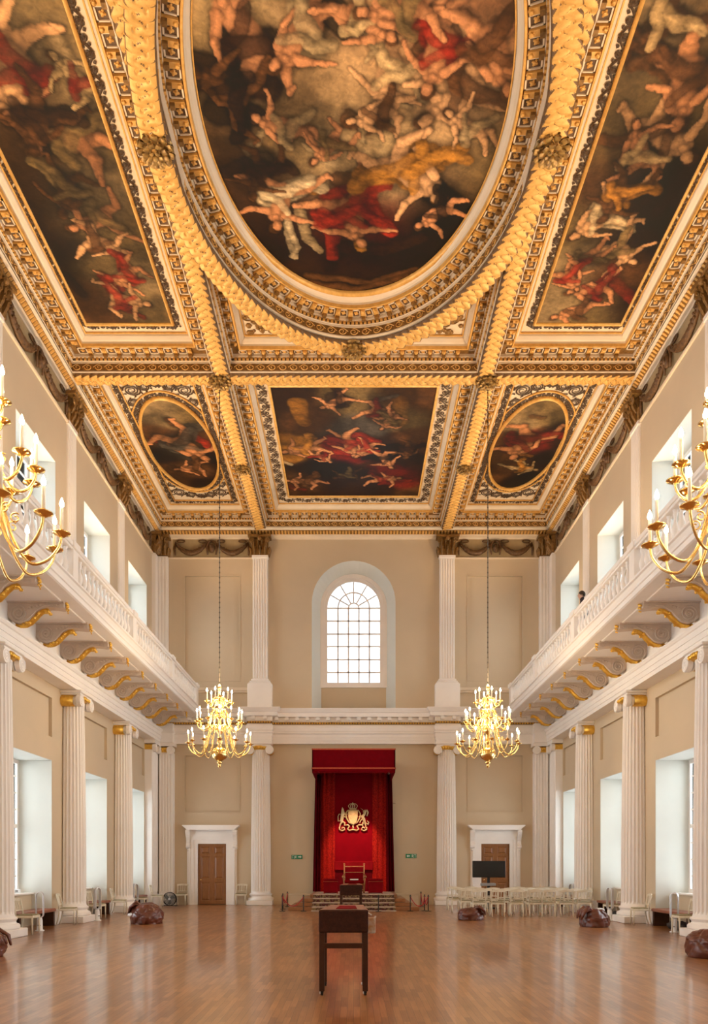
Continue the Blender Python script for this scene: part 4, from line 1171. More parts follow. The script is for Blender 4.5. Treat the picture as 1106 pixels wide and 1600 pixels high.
def figure(px, py, size, rot, seed, tone='flesh', drape=None, wing=False, hair='brown'):
    """strokes of one generic painted figure, in room coordinates"""
    r_ = random.Random(seed); X, Y = onceil(px, py); out = []
    c, s_ = math.cos(rot), math.sin(rot)
    T = lambda u, v: (X+size*(u*c-v*s_), Y+size*(u*s_+v*c))
    def S(pts, w0, w1, cn, op=.95): out.append(([T(*p) for p in pts], (w0*size, w1*size), cn, op, 1))
    f = r_.choice((-1, 1)); th = r_.uniform(.3, 1.2)*f; th2 = -r_.uniform(.0, 1.3)*f
    if wing: S([(0, .2), (-.16*f, .38), (-.34*f, .40)], .08, .03, 'grey', .8)
    if drape: S([(-.12*f, .10), (.10*f, -.05), (.28*f, -.22), (.42*f, -.20)], .17, .09, drape, .92)
    for q, tt_ in ((.05, th), (-.05, th2)):
        k = (q+.26*math.sin(tt_), -.26*math.cos(tt_)-.02); b_ = r_.uniform(-1.3, -.2)*f; e = (k[0]+.25*math.sin(tt_+b_), k[1]-.25*math.cos(tt_+b_))
        S([(q, -.02), k], .095, .065, tone); S([k, e], .06, .035, tone); S([e, (e[0]+.06*f, e[1]+.01)], .032, .02, tone)
    S([(0, -.03), (.02*f, .16), (.0, .30)], .115, .12, tone)
    for q, sg in ((-.10, -1), (.10, 1)):
        a1 = r_.uniform(.2, 1.9)*sg; el = (q+.18*math.sin(a1), .29-.18*math.cos(a1)); a2 = a1+r_.uniform(-.9, .9); ha = (el[0]+.17*math.sin(a2), el[1]-.17*math.cos(a2))
        S([(q, .29), el], .055, .042, tone); S([el, ha], .04, .026, tone)
    S([(.0, .34), (.02*f, .40)], .04, .04, tone); S([(.03*f, .47), (.03*f, .50)], .085, .08, hair); S([(.04*f, .445), (.045*f, .475)], .062, .055, tone)
    d2 = drape or r_.choice(['brown', 'grey', 'olive', 'deepred', 'pale'])
    S([(-.13*f, .06), (.06*f, -.02), (.18*f, -.16), (.30*f, -.22)], .11, .05, d2, .9)
    S([(.12*f, .24), (-.02*f, .12), (-.16*f, .10), (-.26*f, -.02)], .055, .07, d2, .8)
    return out
def figs(L): return sum((figure(*a[:5], **a[5]) if isinstance(a[-1], dict) else figure(*a) for a in L), [])
# big oval
base = [(330, 60, 1.2, 'olive'), (420, 120, .8, 'brown'), (350, 130, .8, 'dark'), (560, 60, .9, 'pale'), (700, 40, 1.3, 'flesh'), (640, 160, 1., 'pale'), (760, 130, .9, 'grey'), (560, 210, 1., 'grey'), (450, 200, .8, 'olive'), (350, 230, .9, 'brown'), (780, 230, .8, 'olive'), (380, 320, .8, 'dark'), (560, 250, .7, 'pale'), (550, 330, .7, 'deepred'), (450, 380, .7, 'dark'), (650, 420, 1.1, 'black'), (520, 430, 1.0, 'dark'), (700, 330, .7, 'dark'), (400, 280, .5, 'brown'), (330, 0, 1.2, 'pale'), (640, -60, 2, 'flesh'), (450, -60, 2, 'pale')]
st = [([(300, 110), (360, 120), (420, 135)], .45, 'dark', .95), ([(340, 170), (400, 180)], .35, 'black', .9), ([(520, 20), (540, 45)], .32, 'black', .9), ([(480, 10), (455, 35), (480, 40)], .30, 'flesh', .9), ([(385, 40), (420, 95)], .26, 'flesh', .95), ([(430, 150), (480, 140), (540, 110)], .14, 'flesh', .9), ([(395, 195), (370, 190)], .12, 'flesh', .8),
 ([(600, 50), (620, 110), (590, 135)], .26, 'light', .95), ([(575, 150), (610, 165), (600, 195)], .2, 'light', .9), ([(700, 110), (740, 125), (770, 170)], .32, 'light', .95), ([(690, 150), (720, 175)], .18, 'flesh', .9), ([(660, 90), (690, 60), (680, 20)], .16, 'red', .8), ([(680, 45), (650, 80)], .16, 'brown', .9),
 ([(430, 170), (460, 190), (490, 230)], .2, 'flesh', .95), ([(440, 205), (480, 200), (550, 205)], .12, 'light', .85), ([(545, 185), (575, 200)], .22, 'brown', .9), ([(395, 235), (420, 250)], .22, 'grey', .85), ([(425, 270), (440, 300), (465, 320)], .22, 'light', .9), ([(450, 295), (495, 300)], .1, 'gold', .8),
 ([(530, 280), (560, 275)], .22, 'brown', .9), ([(545, 272), (556, 276)], .10, 'flesh', .95), ([(520, 310), (560, 300), (590, 340), (610, 360)], .30, 'red', .95), ([(500, 330), (520, 370), (520, 400)], .22, 'red', .9), ([(470, 330), (480, 370), (500, 390)], .16, 'grey', .85), ([(450, 350), (460, 400)], .14, 'white', .6),
 ([(610, 215), (640, 215)], .18, 'flesh', .95), ([(600, 270), (630, 240)], .17, 'light', .9), ([(650, 230), (690, 245), (720, 230)], .28, 'gold', .95), ([(640, 280), (680, 260)], .3, 'gold', .85), ([(680, 300), (720, 330), (660, 350)], .34, 'black', .95), ([(690, 310), (670, 350)], .08, 'flesh', .9), ([(740, 200), (720, 190)], .1, 'flesh', .8),
 ([(540, 385), (600, 390), (660, 370)], .22, 'dark', .9), ([(480, 430), (580, 440), (650, 420)], .12, 'brown', .8), ([(410, 250), (350, 270)], .26, 'dark', .8), ([(500, 215), (520, 250)], .3, 'white', .35), ([(620, 190), (600, 230)], .4, 'pale', .35), ([(770, 40), (800, 90)], .4, 'flesh', .6), ([(520, -20), (700, -30)], .4, 'light', .5)]
st = [q for q in st if q[2] not in ('flesh', 'light')]
st += figs([(395, 70, 2.3, 2.6, 1, dict(drape='dark')), (455, 200, 1.5, 1.8, 2, dict(wing=True)), (610, 100, 1.7, .2, 3, dict(wing=True, tone='light')), (600, 175, 1.4, 1.2, 4, dict(wing=True, tone='light')), (735, 140, 2.1, 1.0, 5, dict(wing=True, tone='light')),
 (690, 60, 1.9, .1, 6, dict(drape='red')), (770, 60, 2.1, -.4, 7, dict()), (480, 40, 1.9, .7, 8, dict(drape='grey')), (560, 20, 1.5, -.9, 9, dict(wing=True)), (640, 10, 1.7, 1.4, 10, dict()),
 (440, 300, 1.9, .3, 11, dict(drape='white', hair='brown')), (410, 265, 1.4, .5, 12, dict(drape='dark', tone='brown')), (545, 325, 2.1, -.2, 13, dict(drape='red', hair='gold')), (630, 260, 2.3, -.9, 14, dict(drape='gold', tone='light', hair='gold')), (690, 330, 1.3, .8, 15, dict(drape='black')),
 (520, 225, 1.2, .9, 16, dict(wing=True)), (370, 150, 1.8, 2.2, 17, dict(drape='black', tone='brown')), (740, 200, 1.3, 2.0, 18, dict(tone='light'))])
st += [([(450, 345), (465, 385), (455, 400)], .10, 'white', .6), ([(640, 270), (700, 235), (730, 250)], .20, 'gold', .8), ([(500, 350), (560, 325), (600, 350)], .18, 'red', .8), ([(470, 440), (560, 450), (640, 430)], .12, 'brown', .8)]
painting('p', 'huge oval ceiling painting of swirling clouds and figures at the middle of the ceiling', lambda x, y: (x/2.96)**2+((y-YC)/4.62)**2 < 1.0, -2.98, 2.98, YC-4.62, YC+4.62, .021, base, st, 11, frame=('oval', .14))
# side panels
bl = [(30, 60, 1., 'grey'), (60, 10, 1., 'olive'), (10, 150, .8, 'brown'), (110, 120, .7, 'grey'), (60, 200, .8, 'brown'), (150, 230, .6, 'olive'), (40, 260, .8, 'dark'), (170, 290, .6, 'grey'), (70, 330, .7, 'dark'), (140, 330, .6, 'olive'), (200, 370, .6, 'olive'), (110, 390, .6, 'black'), (170, 420, .5, 'olive'), (220, 440, .5, 'grey'), (150, 480, .6, 'brown'), (240, 480, .5, 'olive'), (0, 320, .8, 'black'), (-150, 0, 2, 'olive')]
sl = [([(10, 60), (40, 90), (30, 130)], .24, 'light', .95), ([(0, 150), (60, 160)], .22, 'brown', .9), ([(75, 150), (90, 190), (130, 215)], .2, 'flesh', .95), ([(130, 200), (150, 240), (185, 255)], .13, 'flesh', .9), ([(90, 60), (110, 90)], .2, 'grey', .8), ([(30, 190), (70, 230)], .25, 'black', .85), ([(70, 205), (110, 230)], .15, 'red', .7), ([(130, 330), (160, 330), (180, 350)], .17, 'flesh', .95), ([(120, 350), (150, 375)], .16, 'light', .9), ([(170, 345), (195, 330)], .08, 'flesh', .9), ([(160, 430), (190, 450)], .16, 'red', .9), ([(190, 440), (215, 430)], .10, 'flesh', .9), ([(150, 470), (185, 465)], .13, 'light', .9), ([(190, 480), (225, 495)], .12, 'deepred', .9), ([(100, 430), (130, 460)], .2, 'black', .8)]
painting('p', 'long ceiling painting of tumbling figures on the left side, beside the huge oval', lambda x, y: x > -99, -7.06, -4.80, 2*YC-20.12, 20.12, .026, bl, [q for q in sl if q[2] not in ('flesh', 'light')]+figs([(20, 90, 2.4, .5, 21, dict(drape='red', tone='light')), (110, 215, 2.3, 1.9, 22, dict(hair='brown')), (60, 180, 1.8, .6, 23, dict(drape='dark', tone='brown')), (160, 340, 1.7, 1.3, 24, dict(wing=True)), (150, 375, 1.4, -1.0, 25, dict(tone='light')), (200, 425, 1.4, .8, 26, dict(drape='red')), (185, 465, 1.5, -1.2, 27, dict(drape='red', tone='light')), (105, 290, 1.6, .4, 28, dict(drape='olive', tone='brown')), (130, 130, 1.3, 2.4, 29, dict(tone='pale'))]), 23, frame=('rect', .07))
br_ = [(1000, 30, .9, 'grey'), (1080, 60, .8, 'brown'), (980, 100, .7, 'pale'), (960, 200, .7, 'olive'), (1060, 140, .6, 'olive'), (1010, 250, .6, 'dark'), (1060, 260, .7, 'black'), (930, 280, .6, 'brown'), (900, 350, .5, 'olive'), (980, 340, .6, 'dark'), (1020, 360, .6, 'black'), (890, 420, .5, 'grey'), (950, 430, .6, 'brown'), (980, 480, .5, 'dark'), (870, 480, .5, 'grey'), (920, 490, .5, 'olive'), (1250, 0, 2, 'olive')]
sr = [([(1020, 40), (1060, 20)], .22, 'brown', .8), ([(1060, 90), (1090, 120)], .24, 'light', .9), ([(1000, 60), (960, 90)], .22, 'pale', .8), ([(1000, 210), (1040, 190), (1070, 175)], .19, 'flesh', .95), ([(985, 235), (1000, 270)], .12, 'flesh', .9), ([(940, 215), (970, 225)], .14, 'brown', .9), ([(1010, 290), (1060, 240)], .3, 'black', .9), ([(920, 330), (950, 350), (985, 345)], .18, 'light', .95), ([(930, 320), (915, 345)], .12, 'white', .7), ([(960, 290), (980, 320)], .15, 'gold', .5), ([(950, 380), (975, 400)], .16, 'light', .9), ([(900, 400), (930, 410)], .14, 'flesh', .9), ([(910, 450), (950, 455)], .15, 'light', .9), ([(880, 440), (900, 430)], .10, 'red', .6), ([(880, 480), (930, 490)], .14, 'flesh', .8), ([(960, 440), (990, 470)], .2, 'deepred', .6)]
painting('p', 'long ceiling painting of tumbling figures on the right side, beside the huge oval', lambda x, y: x > -99, 4.80, 7.06, 2*YC-20.12, 20.12, .026, br_, [q for q in sr if q[2] not in ('flesh', 'light')]+figs([(1030, 200, 2.2, -1.0, 31, dict(tone='light')), (1075, 110, 2.2, -.3, 32, dict(drape='brown')), (1000, 245, 1.6, 2.6, 33, dict()), (945, 340, 1.6, .9, 34, dict(drape='white', tone='light')), (965, 385, 1.5, -.8, 35, dict(tone='light')), (915, 405, 1.3, .7, 36, dict()), (935, 450, 1.5, 1.3, 37, dict(drape='deepred')), (890, 430, 1.2, -.5, 38, dict(drape='red')), (905, 485, 1.4, 1.1, 39, dict()), (975, 300, 1.5, .4, 40, dict(tone='brown', drape='gold')), (1050, 30, 1.8, .9, 41, dict(tone='brown'))]), 41, frame=('rect', .07))
# end rectangle
be = [(440, 620, .7, 'dark'), (480, 650, .5, 'brown'), (550, 620, .6, 'olive'), (640, 620, .6, 'brown'), (630, 650, .4, 'olive'), (550, 670, .5, 'blue'), (460, 700, .4, 'gold'), (540, 700, .4, 'deepred'), (600, 700, .4, 'dark'), (650, 720, .5, 'dark'), (500, 730, .5, 'black'), (620, 740, .4, 'deepred'), (470, 760, .5, 'brown'), (560, 760, .5, 'dark'), (645, 690, .4, 'brown'), (500, 780, .8, 'dark'), (440, 590, 1, 'dark'), (650, 590, 1, 'brown')]
se = [([(465, 630), (475, 660)], .36, 'gold', .5), ([(625, 625), (630, 660)], .3, 'gold', .4), ([(520, 620), (545, 625)], .3, 'dark', .85), ([(540, 615), (545, 640)], .14, 'flesh', .9), ([(565, 645), (590, 635), (610, 640)], .14, 'light', .8), ([(605, 645), (618, 668)], .14, 'grey', .8), ([(590, 625), (620, 618)], .12, 'blue', .8), ([(520, 690), (560, 680), (590, 690)], .26, 'red', .95), ([(530, 705), (575, 710)], .24, 'red', .85), ([(545, 668), (552, 672)], .14, 'flesh', .9), ([(510, 682), (540, 678)], .10, 'grey', .8), ([(445, 700), (470, 700)], .3, 'gold', .9), ([(470, 692), (510, 700)], .12, 'flesh', .9), ([(590, 700), (620, 695)], .2, 'black', .9), ([(595, 718), (615, 705)], .12, 'flesh', .8), ([(630, 700), (660, 720)], .3, 'black', .8), ([(590, 745), (640, 750)], .16, 'red', .85), ([(570, 740), (595, 745)], .12, 'flesh', .8), ([(455, 748), (490, 745), (510, 752)], .13, 'flesh', .85), ([(455, 760), (475, 765)], .2, 'deepred', .6), ([(440, 720), (455, 725)], .12, 'white', .6)]
painting('p', 'dark rectangular ceiling painting with red draped figures, near the end wall', lambda x, y: x > -99, -2.50, 2.50, 22.75, 29.55, .03, be, [q for q in se if q[2] not in ('flesh', 'light')]+figs([(530, 625, 1.4, .9, 51, dict(drape='dark')), (590, 640, 1.6, -1.0, 52, dict(wing=True)), (610, 655, 1.2, .4, 53, dict(drape='olive')), (545, 690, 1.9, -.3, 54, dict(drape='red')), (575, 700, 1.4, .6, 55, dict(drape='red')), (480, 700, 1.8, 1.2, 56, dict(drape='gold')), (500, 712, 1.1, -.8, 57, dict()), (600, 715, 1.5, -.5, 58, dict(drape='black')), (480, 752, 1.6, 1.6, 59, dict(drape='brown')), (595, 748, 1.5, -1.6, 60, dict(drape='deepred')), (640, 700, 1.3, .2, 61, dict(drape='dark', tone='brown')), (545, 740, 1.2, 1.0, 62, dict(tone='brown'))]), 57, frame=('rect', .08))
for sx, side, b_, s_ in ((-1, 'left', [(250, 640, .5, 'grey'), (290, 645, .5, 'olive'), (240, 680, .4, 'brown'), (310, 680, .4, 'brown'), (280, 700, .4, 'blue'), (320, 710, .3, 'dark'), (260, 710, .4, 'black'), (290, 740, .5, 'brown'), (320, 755, .4, 'dark')],
      [([(262, 655), (272, 665)], .16, 'brown', .95), ([(266, 658), (268, 664)], .08, 'flesh', .95), ([(295, 668), (315, 664)], .12, 'light', .9), ([(300, 680), (320, 690), (328, 700)], .22, 'red', .9), ([(255, 690), (290, 695), (310, 705)], .22, 'blue', .9), ([(255, 715), (285, 710), (305, 715)], .14, 'light', .85), ([(270, 730), (310, 740)], .18, 'brown', .9), ([(285, 722), (315, 728)], .10, 'flesh', .8), ([(238, 685), (245, 690)], .14, 'red', .5)]),
     (1, 'right', [(850, 640, .5, 'olive'), (810, 650, .5, 'grey'), (870, 680, .4, 'dark'), (790, 690, .4, 'brown'), (830, 690, .4, 'deepred'), (860, 720, .4, 'dark'), (790, 730, .4, 'brown'), (820, 745, .4, 'black')],
      [([(838, 655), (842, 664)], .13, 'flesh', .95), ([(832, 650), (850, 652)], .14, 'brown', .8), ([(812, 668), (840, 670)], .12, 'flesh', .9), ([(800, 675), (790, 685)], .14, 'red', .8), ([(800, 695), (830, 690), (860, 685)], .26, 'red', .95), ([(785, 700), (815, 708)], .2, 'deepred', .85), ([(808, 708), (830, 712)], .14, 'gold', .7), ([(780, 725), (800, 732), (825, 725)], .08, 'white', .8), ([(850, 670), (865, 680)], .16, 'brown', .8)])):
    cx = sx*OX
    painting('p', 'small oval ceiling painting of a seated draped figure, above the %s balcony end' % side, lambda x, y: ((x-cx)/OA)**2+((y-OC)/OB)**2 < 1.0, cx-OA, cx+OA, OC-OB, OC+OB, .026, b_, [q for q in s_ if q[2] not in ('flesh', 'light')]+figs([(285, 690, 2.6, -.4, 81, dict(drape='blue' )), (305, 730, 1.5, 1.3, 82, dict(drape='brown'))] if sx < 0 else [(825, 685, 2.6, .3, 83, dict(drape='deepred')), (815, 730, 1.3, -1.2, 84, dict(drape='gold', tone='pale'))]), 71+sx, warp=.08, frame=('oval', .08))

# ---------------------------------------------------------------- chandeliers
def arm_mesh(pts, nm, par, r0=.017):
    m = MB(); P = [Vector(p) for p in pts]
    # catmull-rom
    out = []
    for i in range(len(P)-1):
        a, b, c_, d = P[max(i-1, 0)], P[i], P[i+1], P[min(i+2, len(P)-1)]
        for k in range(5):
            t = k/5; out.append(.5*((2*b)+(c_-a)*t+(2*a-5*b+4*c_-d)*t*t+(3*b-a-3*c_+d)*t**3))
    out.append(P[-1]); m.tube(out, [r0*(1.15-.35*i/len(out)) for i in range(len(out))], 6)
    return m
def make_chandelier():
    t = thing('chandelier', 'x', 'chandelier')   # origin: centre of the lowest ball
    b = MB()
    b.lathe([(.0, -.40), (.035, -.37), (.05, -.34), (.03, -.30), (.06, -.27), (.085, -.25), (.04, -.22), (.06, -.20), (.10, -.19), (.19, -.12), (.225, -.03), (.225, .03), (.19, .11), (.11, .17), (.06, .20), (.05, .26), (.09, .30), (.075, .36), (.045, .42), (.05, .55), (.10, .60), (.12, .66), (.10, .72), (.05, .78), (.045, .95), (.09, 1.0), (.11, 1.08), (.09, 1.15), (.045, 1.2), (.04, 1.35), (.085, 1.42), (.10, 1.5), (.07, 1.56), (.035, 1.62), (.035, 1.78), (.06, 1.82), (.05, 1.88), (.025, 1.93), (.0, 1.98)], 20)
    b.build('stem', BRASS, t, True, shift=False)
    c_ = MB(); L = ZB-.25-1.95-4.76
    c_.tube([(0, 0, 1.95), (0, 0, 10.42-.0)], .012, 6)
    for i in range(60): c_.sphere((0, 0, 2.0+i*.14), .022, 6, 4, (1, .5, 1.6))
    c_.build('chain', CHAINM, t, True, shift=False)
    tiers = ((12, [(.08, 0, .66), (.17, 0, .78), (.27, 0, .72), (.33, 0, .45), (.42, 0, .16), (.56, 0, -.04), (.72, 0, .0), (.83, 0, .14), (.86, 0, .27)], .86, .27),
             (12, [(.06, 0, 1.10), (.13, 0, 1.22), (.22, 0, 1.18), (.26, 0, .98), (.33, 0, .78), (.44, 0, .66), (.55, 0, .70), (.61, 0, .80), (.62, 0, .88)], .62, .88),
             (6, [(.05, 0, 1.5), (.10, 0, 1.58), (.16, 0, 1.54), (.18, 0, 1.42), (.23, 0, 1.32), (.30, 0, 1.33), (.34, 0, 1.38), (.35, 0, 1.44)], .35, 1.44))
    pan = MB(); pan.lathe([(.0, -.02), (.03, -.02), (.05, 0), (.085, .012), (.088, .02), (.04, .012), (.022, .02), (.026, .05), (.02, .055)], 14)
    can = MB(); can.lathe([(.018, .05), (.017, .27), (.012, .275)], 8)
    fl_ = MB(); fl_.lathe([(.004, .275), (.02, .29), (.024, .31), (.016, .34), (.002, .375)], 8)
    mp = mc = mf = None
    for n, pts, R, z in tiers:
        am = arm_mesh(pts, 'arm', t); me = None
        # little scroll curl on each arm
        cr = []
        for i in range(14): q = i/13; a = PI*.3+q*2.4*PI; rr = .055*(1-.7*q); cr.append((R*.50+rr*math.cos(a), 0, z+.14*R+rr*math.sin(a)))
        am.tube(cr, .008, 5)
        for i in range(n):
            if me is None: o = am.build('arm', BRASSD, t, True, shift=False); me = o.data
            else: o = bpy.data.objects.new('arm', me); COL.objects.link(o); o.parent = t
            o.rotation_euler = (0, 0, 2*PI*(i+.35)/n)
            for nm, mbx, mt in (('drip_pan', pan, BRASS), ('candle', can, CANDLE), ('flame', fl_, FLAME)):
                key = {'drip_pan': mp, 'candle': mc, 'flame': mf}[nm]
                if key is None:
                    p = mbx.build(nm, mt, o, True, shift=False)
                    if nm == 'drip_pan': mp = p.data
                    elif nm == 'candle': mc = p.data
                    else: mf = p.data
                else: p = bpy.data.objects.new(nm, key); COL.objects.link(p); p.parent = o
                p.location = (R, 0, z)
    return t
ch = make_chandelier()
spots = [((-3.76, 21.35, 4.76), 'lit brass three-tier chandelier hanging left of the red canopy'), ((3.76, 21.35, 4.76), 'lit brass three-tier chandelier hanging right of the red canopy'),
         ((-3.76, 7.42, 4.70), 'large lit brass chandelier cut off by the left edge of the photo'), ((3.80, 7.42, 4.66), 'large lit brass chandelier cut off by the right edge of the photo')]
for i, (loc, lab) in enumerate(spots):
    if i == 0: ch.location = loc; ch['label'] = lab; ch['group'] = 'brass chandeliers'
    else: dup(ch, loc, .3*i, lab)

# ---------------------------------------------------------------- canopy of state, dais, throne
def pleat(mb, x0, x1, y, z0, z1, amp, n, x0b=None, x1b=None, steps=None):
    x0b = x0 if x0b is None else x0b; x1b = x1 if x1b is None else x1b
    m_ = n*8; vs = []
    for k in range(9):
        t = k/8; z = z1+(z0-z1)*t
        for i in range(m_+1):
            s = i/m_; xt = x0+(x1-x0)*s; xb_ = x0b+(x1b-x0b)*s; x = xt+(xb_-xt)*t
            vs.append((x, y+amp*math.sin(2*PI*n*s)+.3*amp*math.sin(2*PI*n*s*1.7+1+t), z))
    w = m_+1; fs = [(k*w+i, k*w+i+1, (k+1)*w+i+1, (k+1)*w+i) for k in range(8) for i in range(m_)]
    o = len(vs); vs += [(x, yy+.02, z) for x, yy, z in vs]
    fs += [tuple(reversed([i+o for i in f])) for f in fs]
    fs += [(k*w, (k+1)*w, (k+1)*w+o, k*w+o) for k in range(8)]+[(k*w+m_, k*w+m_+o, (k+1)*w+m_+o, (k+1)*w+m_) for k in range(8)]
    mb.add(vs, fs)
cz = .55
t = thing('canopy', 'tall crimson canopy of state with deep valance and side curtains on the end wall', 'canopy', (0, 29.6, cz))
v = MB(); XF, Y0, Y1, ZT, ZV = 1.53, 27.95, 31.28, 5.91, 5.06
v.bbox(-XF, XF, Y0, Y0+.05, ZV, ZT, .012); v.bbox(-XF, -XF+.05, Y0, Y1, ZV, ZT, .012); v.bbox(XF-.05, XF, Y0, Y1, ZV, ZT, .012); v.box(-XF+.02, XF-.02, Y0+.02, Y1, ZT-.12, ZT-.02)
v.build('valance', REDT, t)
f = MB(); f.bbox(-XF-.015, XF+.015, Y0-.02, Y0+.0, ZV+.10, ZV+.15, .005); f.box(-XF-.01, XF+.01, Y0-.012, Y0+.0, ZT-.05, ZT)
for sx in (-1, 1): a, b = sorted((sx*XF, sx*(XF+.015))); f.box(a, b, Y0, Y1, ZV+.10, ZV+.15)
f.build('fringe', TRIMR, t)
f = MB()
for i in range(150):
    x = -XF+2*XF*(i+.5)/150; f.box(x-.007, x+.007, Y0+.01, Y0+.03, ZV-.05, ZV+.02)
for i in range(130):
    for sx in (-1, 1): y = Y0+(Y1-Y0)*(i+.5)/130; f.box(sx*(XF-.02)-.007, sx*(XF-.02)+.007, y-.008, y+.008, ZV-.05, ZV+.02)
f.build('tassel_edge', REDT, t)
b = MB(); b.box(-.76, .76, 31.0, 31.02, 1.6, ZT-.1); b.build('back_cloth', REDC, t)
for sx in (-1, 1):
    b = MB(); a, c_ = sorted((sx*.76, sx*1.38)); pleat(b, a, c_, 30.97, cz, ZT-.1, .025, 3); b.build('brocade_panel', REDB, t, True)
    b = MB()
    if sx < 0: pleat(b, -1.56, -1.30, 30.9, cz, 5.3, .07, 3, -1.66, -1.33)
    else: pleat(b, 1.30, 1.56, 30.9, cz, 5.3, .07, 3, 1.33, 1.66)
    b.build('curtain', REDD, t, True)
b = MB(); b.bbox(-.78, .78, 30.92, 31.0, 1.42, 1.78, .02); b.build('lower_band', REDV, t)
b = MB(); b.box(-.76, .76, 31.0, 31.02, cz, 1.45); b.build('lower_cloth', REDD, t)

# crest (royal arms as a gilded relief)
t = thing('coat_of_arms', 'gilded coat of arms with crown, shield, lion and unicorn on red cloth', 'coat of arms', (.02, 30.98, 3.0))
S = 30.92/F
def cp(px, py): return ((px-510)/12.289, (py)/12.289)    # crop reading
def W2(u, v): return ((510+u/12.289-CX)*S, EYE+(HOR-(1240+v/12.289))*S)
def cpoly(mb, pts, y0=30.90, y1=30.99): mb.prism([W2(*p) for p in pts], lambda a, b, c: (a, c, b), y0, y1)
def ctube(mb, pts, r, y=30.93, n=6): mb.tube([(W2(*p)[0], y, W2(*p)[1]) for p in pts], r, n)
m = MB(); cpoly(m, [(420, 330), (600, 330), (600, 440), (590, 500), (560, 560), (512, 595), (460, 560), (432, 500), (420, 440)], 30.86)
ctube(m, [(410, 322), (370, 380), (385, 470), (430, 550), (512, 600), (590, 550), (640, 470), (650, 390), (610, 322), (410, 322)], .03)
ctube(m, [(510, 330), (510, 590)], .008, 30.858); ctube(m, [(420, 440), (600, 440)], .008, 30.858)
for (x, y) in ((465, 385), (555, 385), (465, 495), (555, 495)):
    ctube(m, [(x-22, y-25), (x+10, y-15), (x-10, y+5), (x+20, y+20)], .010, 30.855)
m.build('shield', CREST, t)
m = MB(); ctube(m, [(445, 290), (570, 290)], .03); ctube(m, [(440, 312), (580, 312)], .02)
for pts in ([(445, 285), (420, 235), (450, 200), (505, 190)], [(570, 285), (595, 235), (565, 200), (505, 190)], [(470, 285), (465, 225), (505, 195)], [(540, 285), (545, 225), (505, 195)], [(505, 285), (505, 200)]): ctube(m, pts, .015)
ctube(m, [(505, 190), (505, 165)], [.02, .008]); m.build('crown', CREST, t)
m = MB()   # left supporter: crowned lion-like beast rearing
ctube(m, [(310, 310), (318, 370), (305, 440), (290, 520), (300, 560)], [.05, .085, .08, .065, .05]); ctube(m, [(310, 290), (312, 320)], [.045, .05]); ctube(m, [(305, 265), (308, 290)], [.012, .03])
ctube(m, [(330, 380), (370, 410), (400, 390)], .026); ctube(m, [(320, 440), (370, 450), (390, 480)], .026); ctube(m, [(300, 540), (265, 590), (255, 640)], [.045, .03, .025]); ctube(m, [(310, 540), (350, 560), (345, 620)], [.045, .035, .02])
ctube(m, [(270, 520), (225, 530), (222, 440), (245, 390), (270, 400)], [.02, .02, .018, .016, .02]); autosmooth(m.build('lion', CREST, t))
m = MB()
ctube(m, [(745, 330), (725, 400), (690, 440), (720, 500), (735, 560)], [.06, .06, .075, .065, .05]); ctube(m, [(755, 320), (715, 345), (700, 355)], [.05, .04, .025]); ctube(m, [(712, 325), (650, 275)], [.012, .003])
ctube(m, [(770, 310), (795, 360), (775, 430)], [.03, .035, .02]); ctube(m, [(690, 430), (650, 425), (620, 450)], .024); ctube(m, [(690, 480), (655, 520), (640, 560)], .022)
ctube(m, [(735, 560), (750, 600), (755, 650)], [.045, .03, .022]); ctube(m, [(705, 550), (690, 600), (700, 640)], [.04, .028, .02]); ctube(m, [(750, 560), (800, 590), (810, 550), (780, 520)], [.02, .035, .03, .015]); autosmooth(m.build('unicorn', CREST, t))
m = MB()
ctube(m, [(250, 640), (250, 690), (300, 715), (350, 690), (340, 650), (300, 650), (300, 680)], .03); ctube(m, [(350, 610), (410, 600), (440, 620), (405, 680), (440, 710), (510, 690), (580, 710), (620, 680), (585, 620), (620, 600), (690, 600)], .032)
ctube(m, [(770, 640), (770, 690), (720, 715), (670, 690), (690, 650), (730, 650), (730, 680)], .03); ctube(m, [(512, 600), (512, 680)], [.03, .045]); m.build('motto_ribbon', CREST, t, True)

# dais
t = thing('dais', 'low wooden dais with four carpeted steps under the canopy', 'dais', (0, 29.5, 0))
d = MB(); fronts = [27.25, 27.6, 27.95, 28.3]
for i, (y, hw) in enumerate(zip(fronts, (2.35, 2.10, 1.9, 1.62))):
    d.bbox(-hw, hw, y+.04, 31.24 if i == 3 else 30.5, .1375*i, .1375*(i+1)-.012, .01)
d.build('step', MIDWOOD, t)
cp_ = MB(); cp_.cur = 0
for i, y in enumerate(fronts):
    z0 = .1375*i; z1 = z0+.1375; yn = fronts[i+1] if i < 3 else 30.8
    cp_.cur = 0; cp_.box(-1.5, 1.5, y+.005, y+.05, z0, z1-.03); cp_.cur = 1; cp_.bbox(-1.5, 1.5, y-.012, yn+.05, z1-.035, z1, .01)
cp_.cur = 1; cp_.box(-1.52, 1.52, 26.85, 27.27, .001, .012)
cp_.build('stair_carpet', [CARPET, PALEC], t)

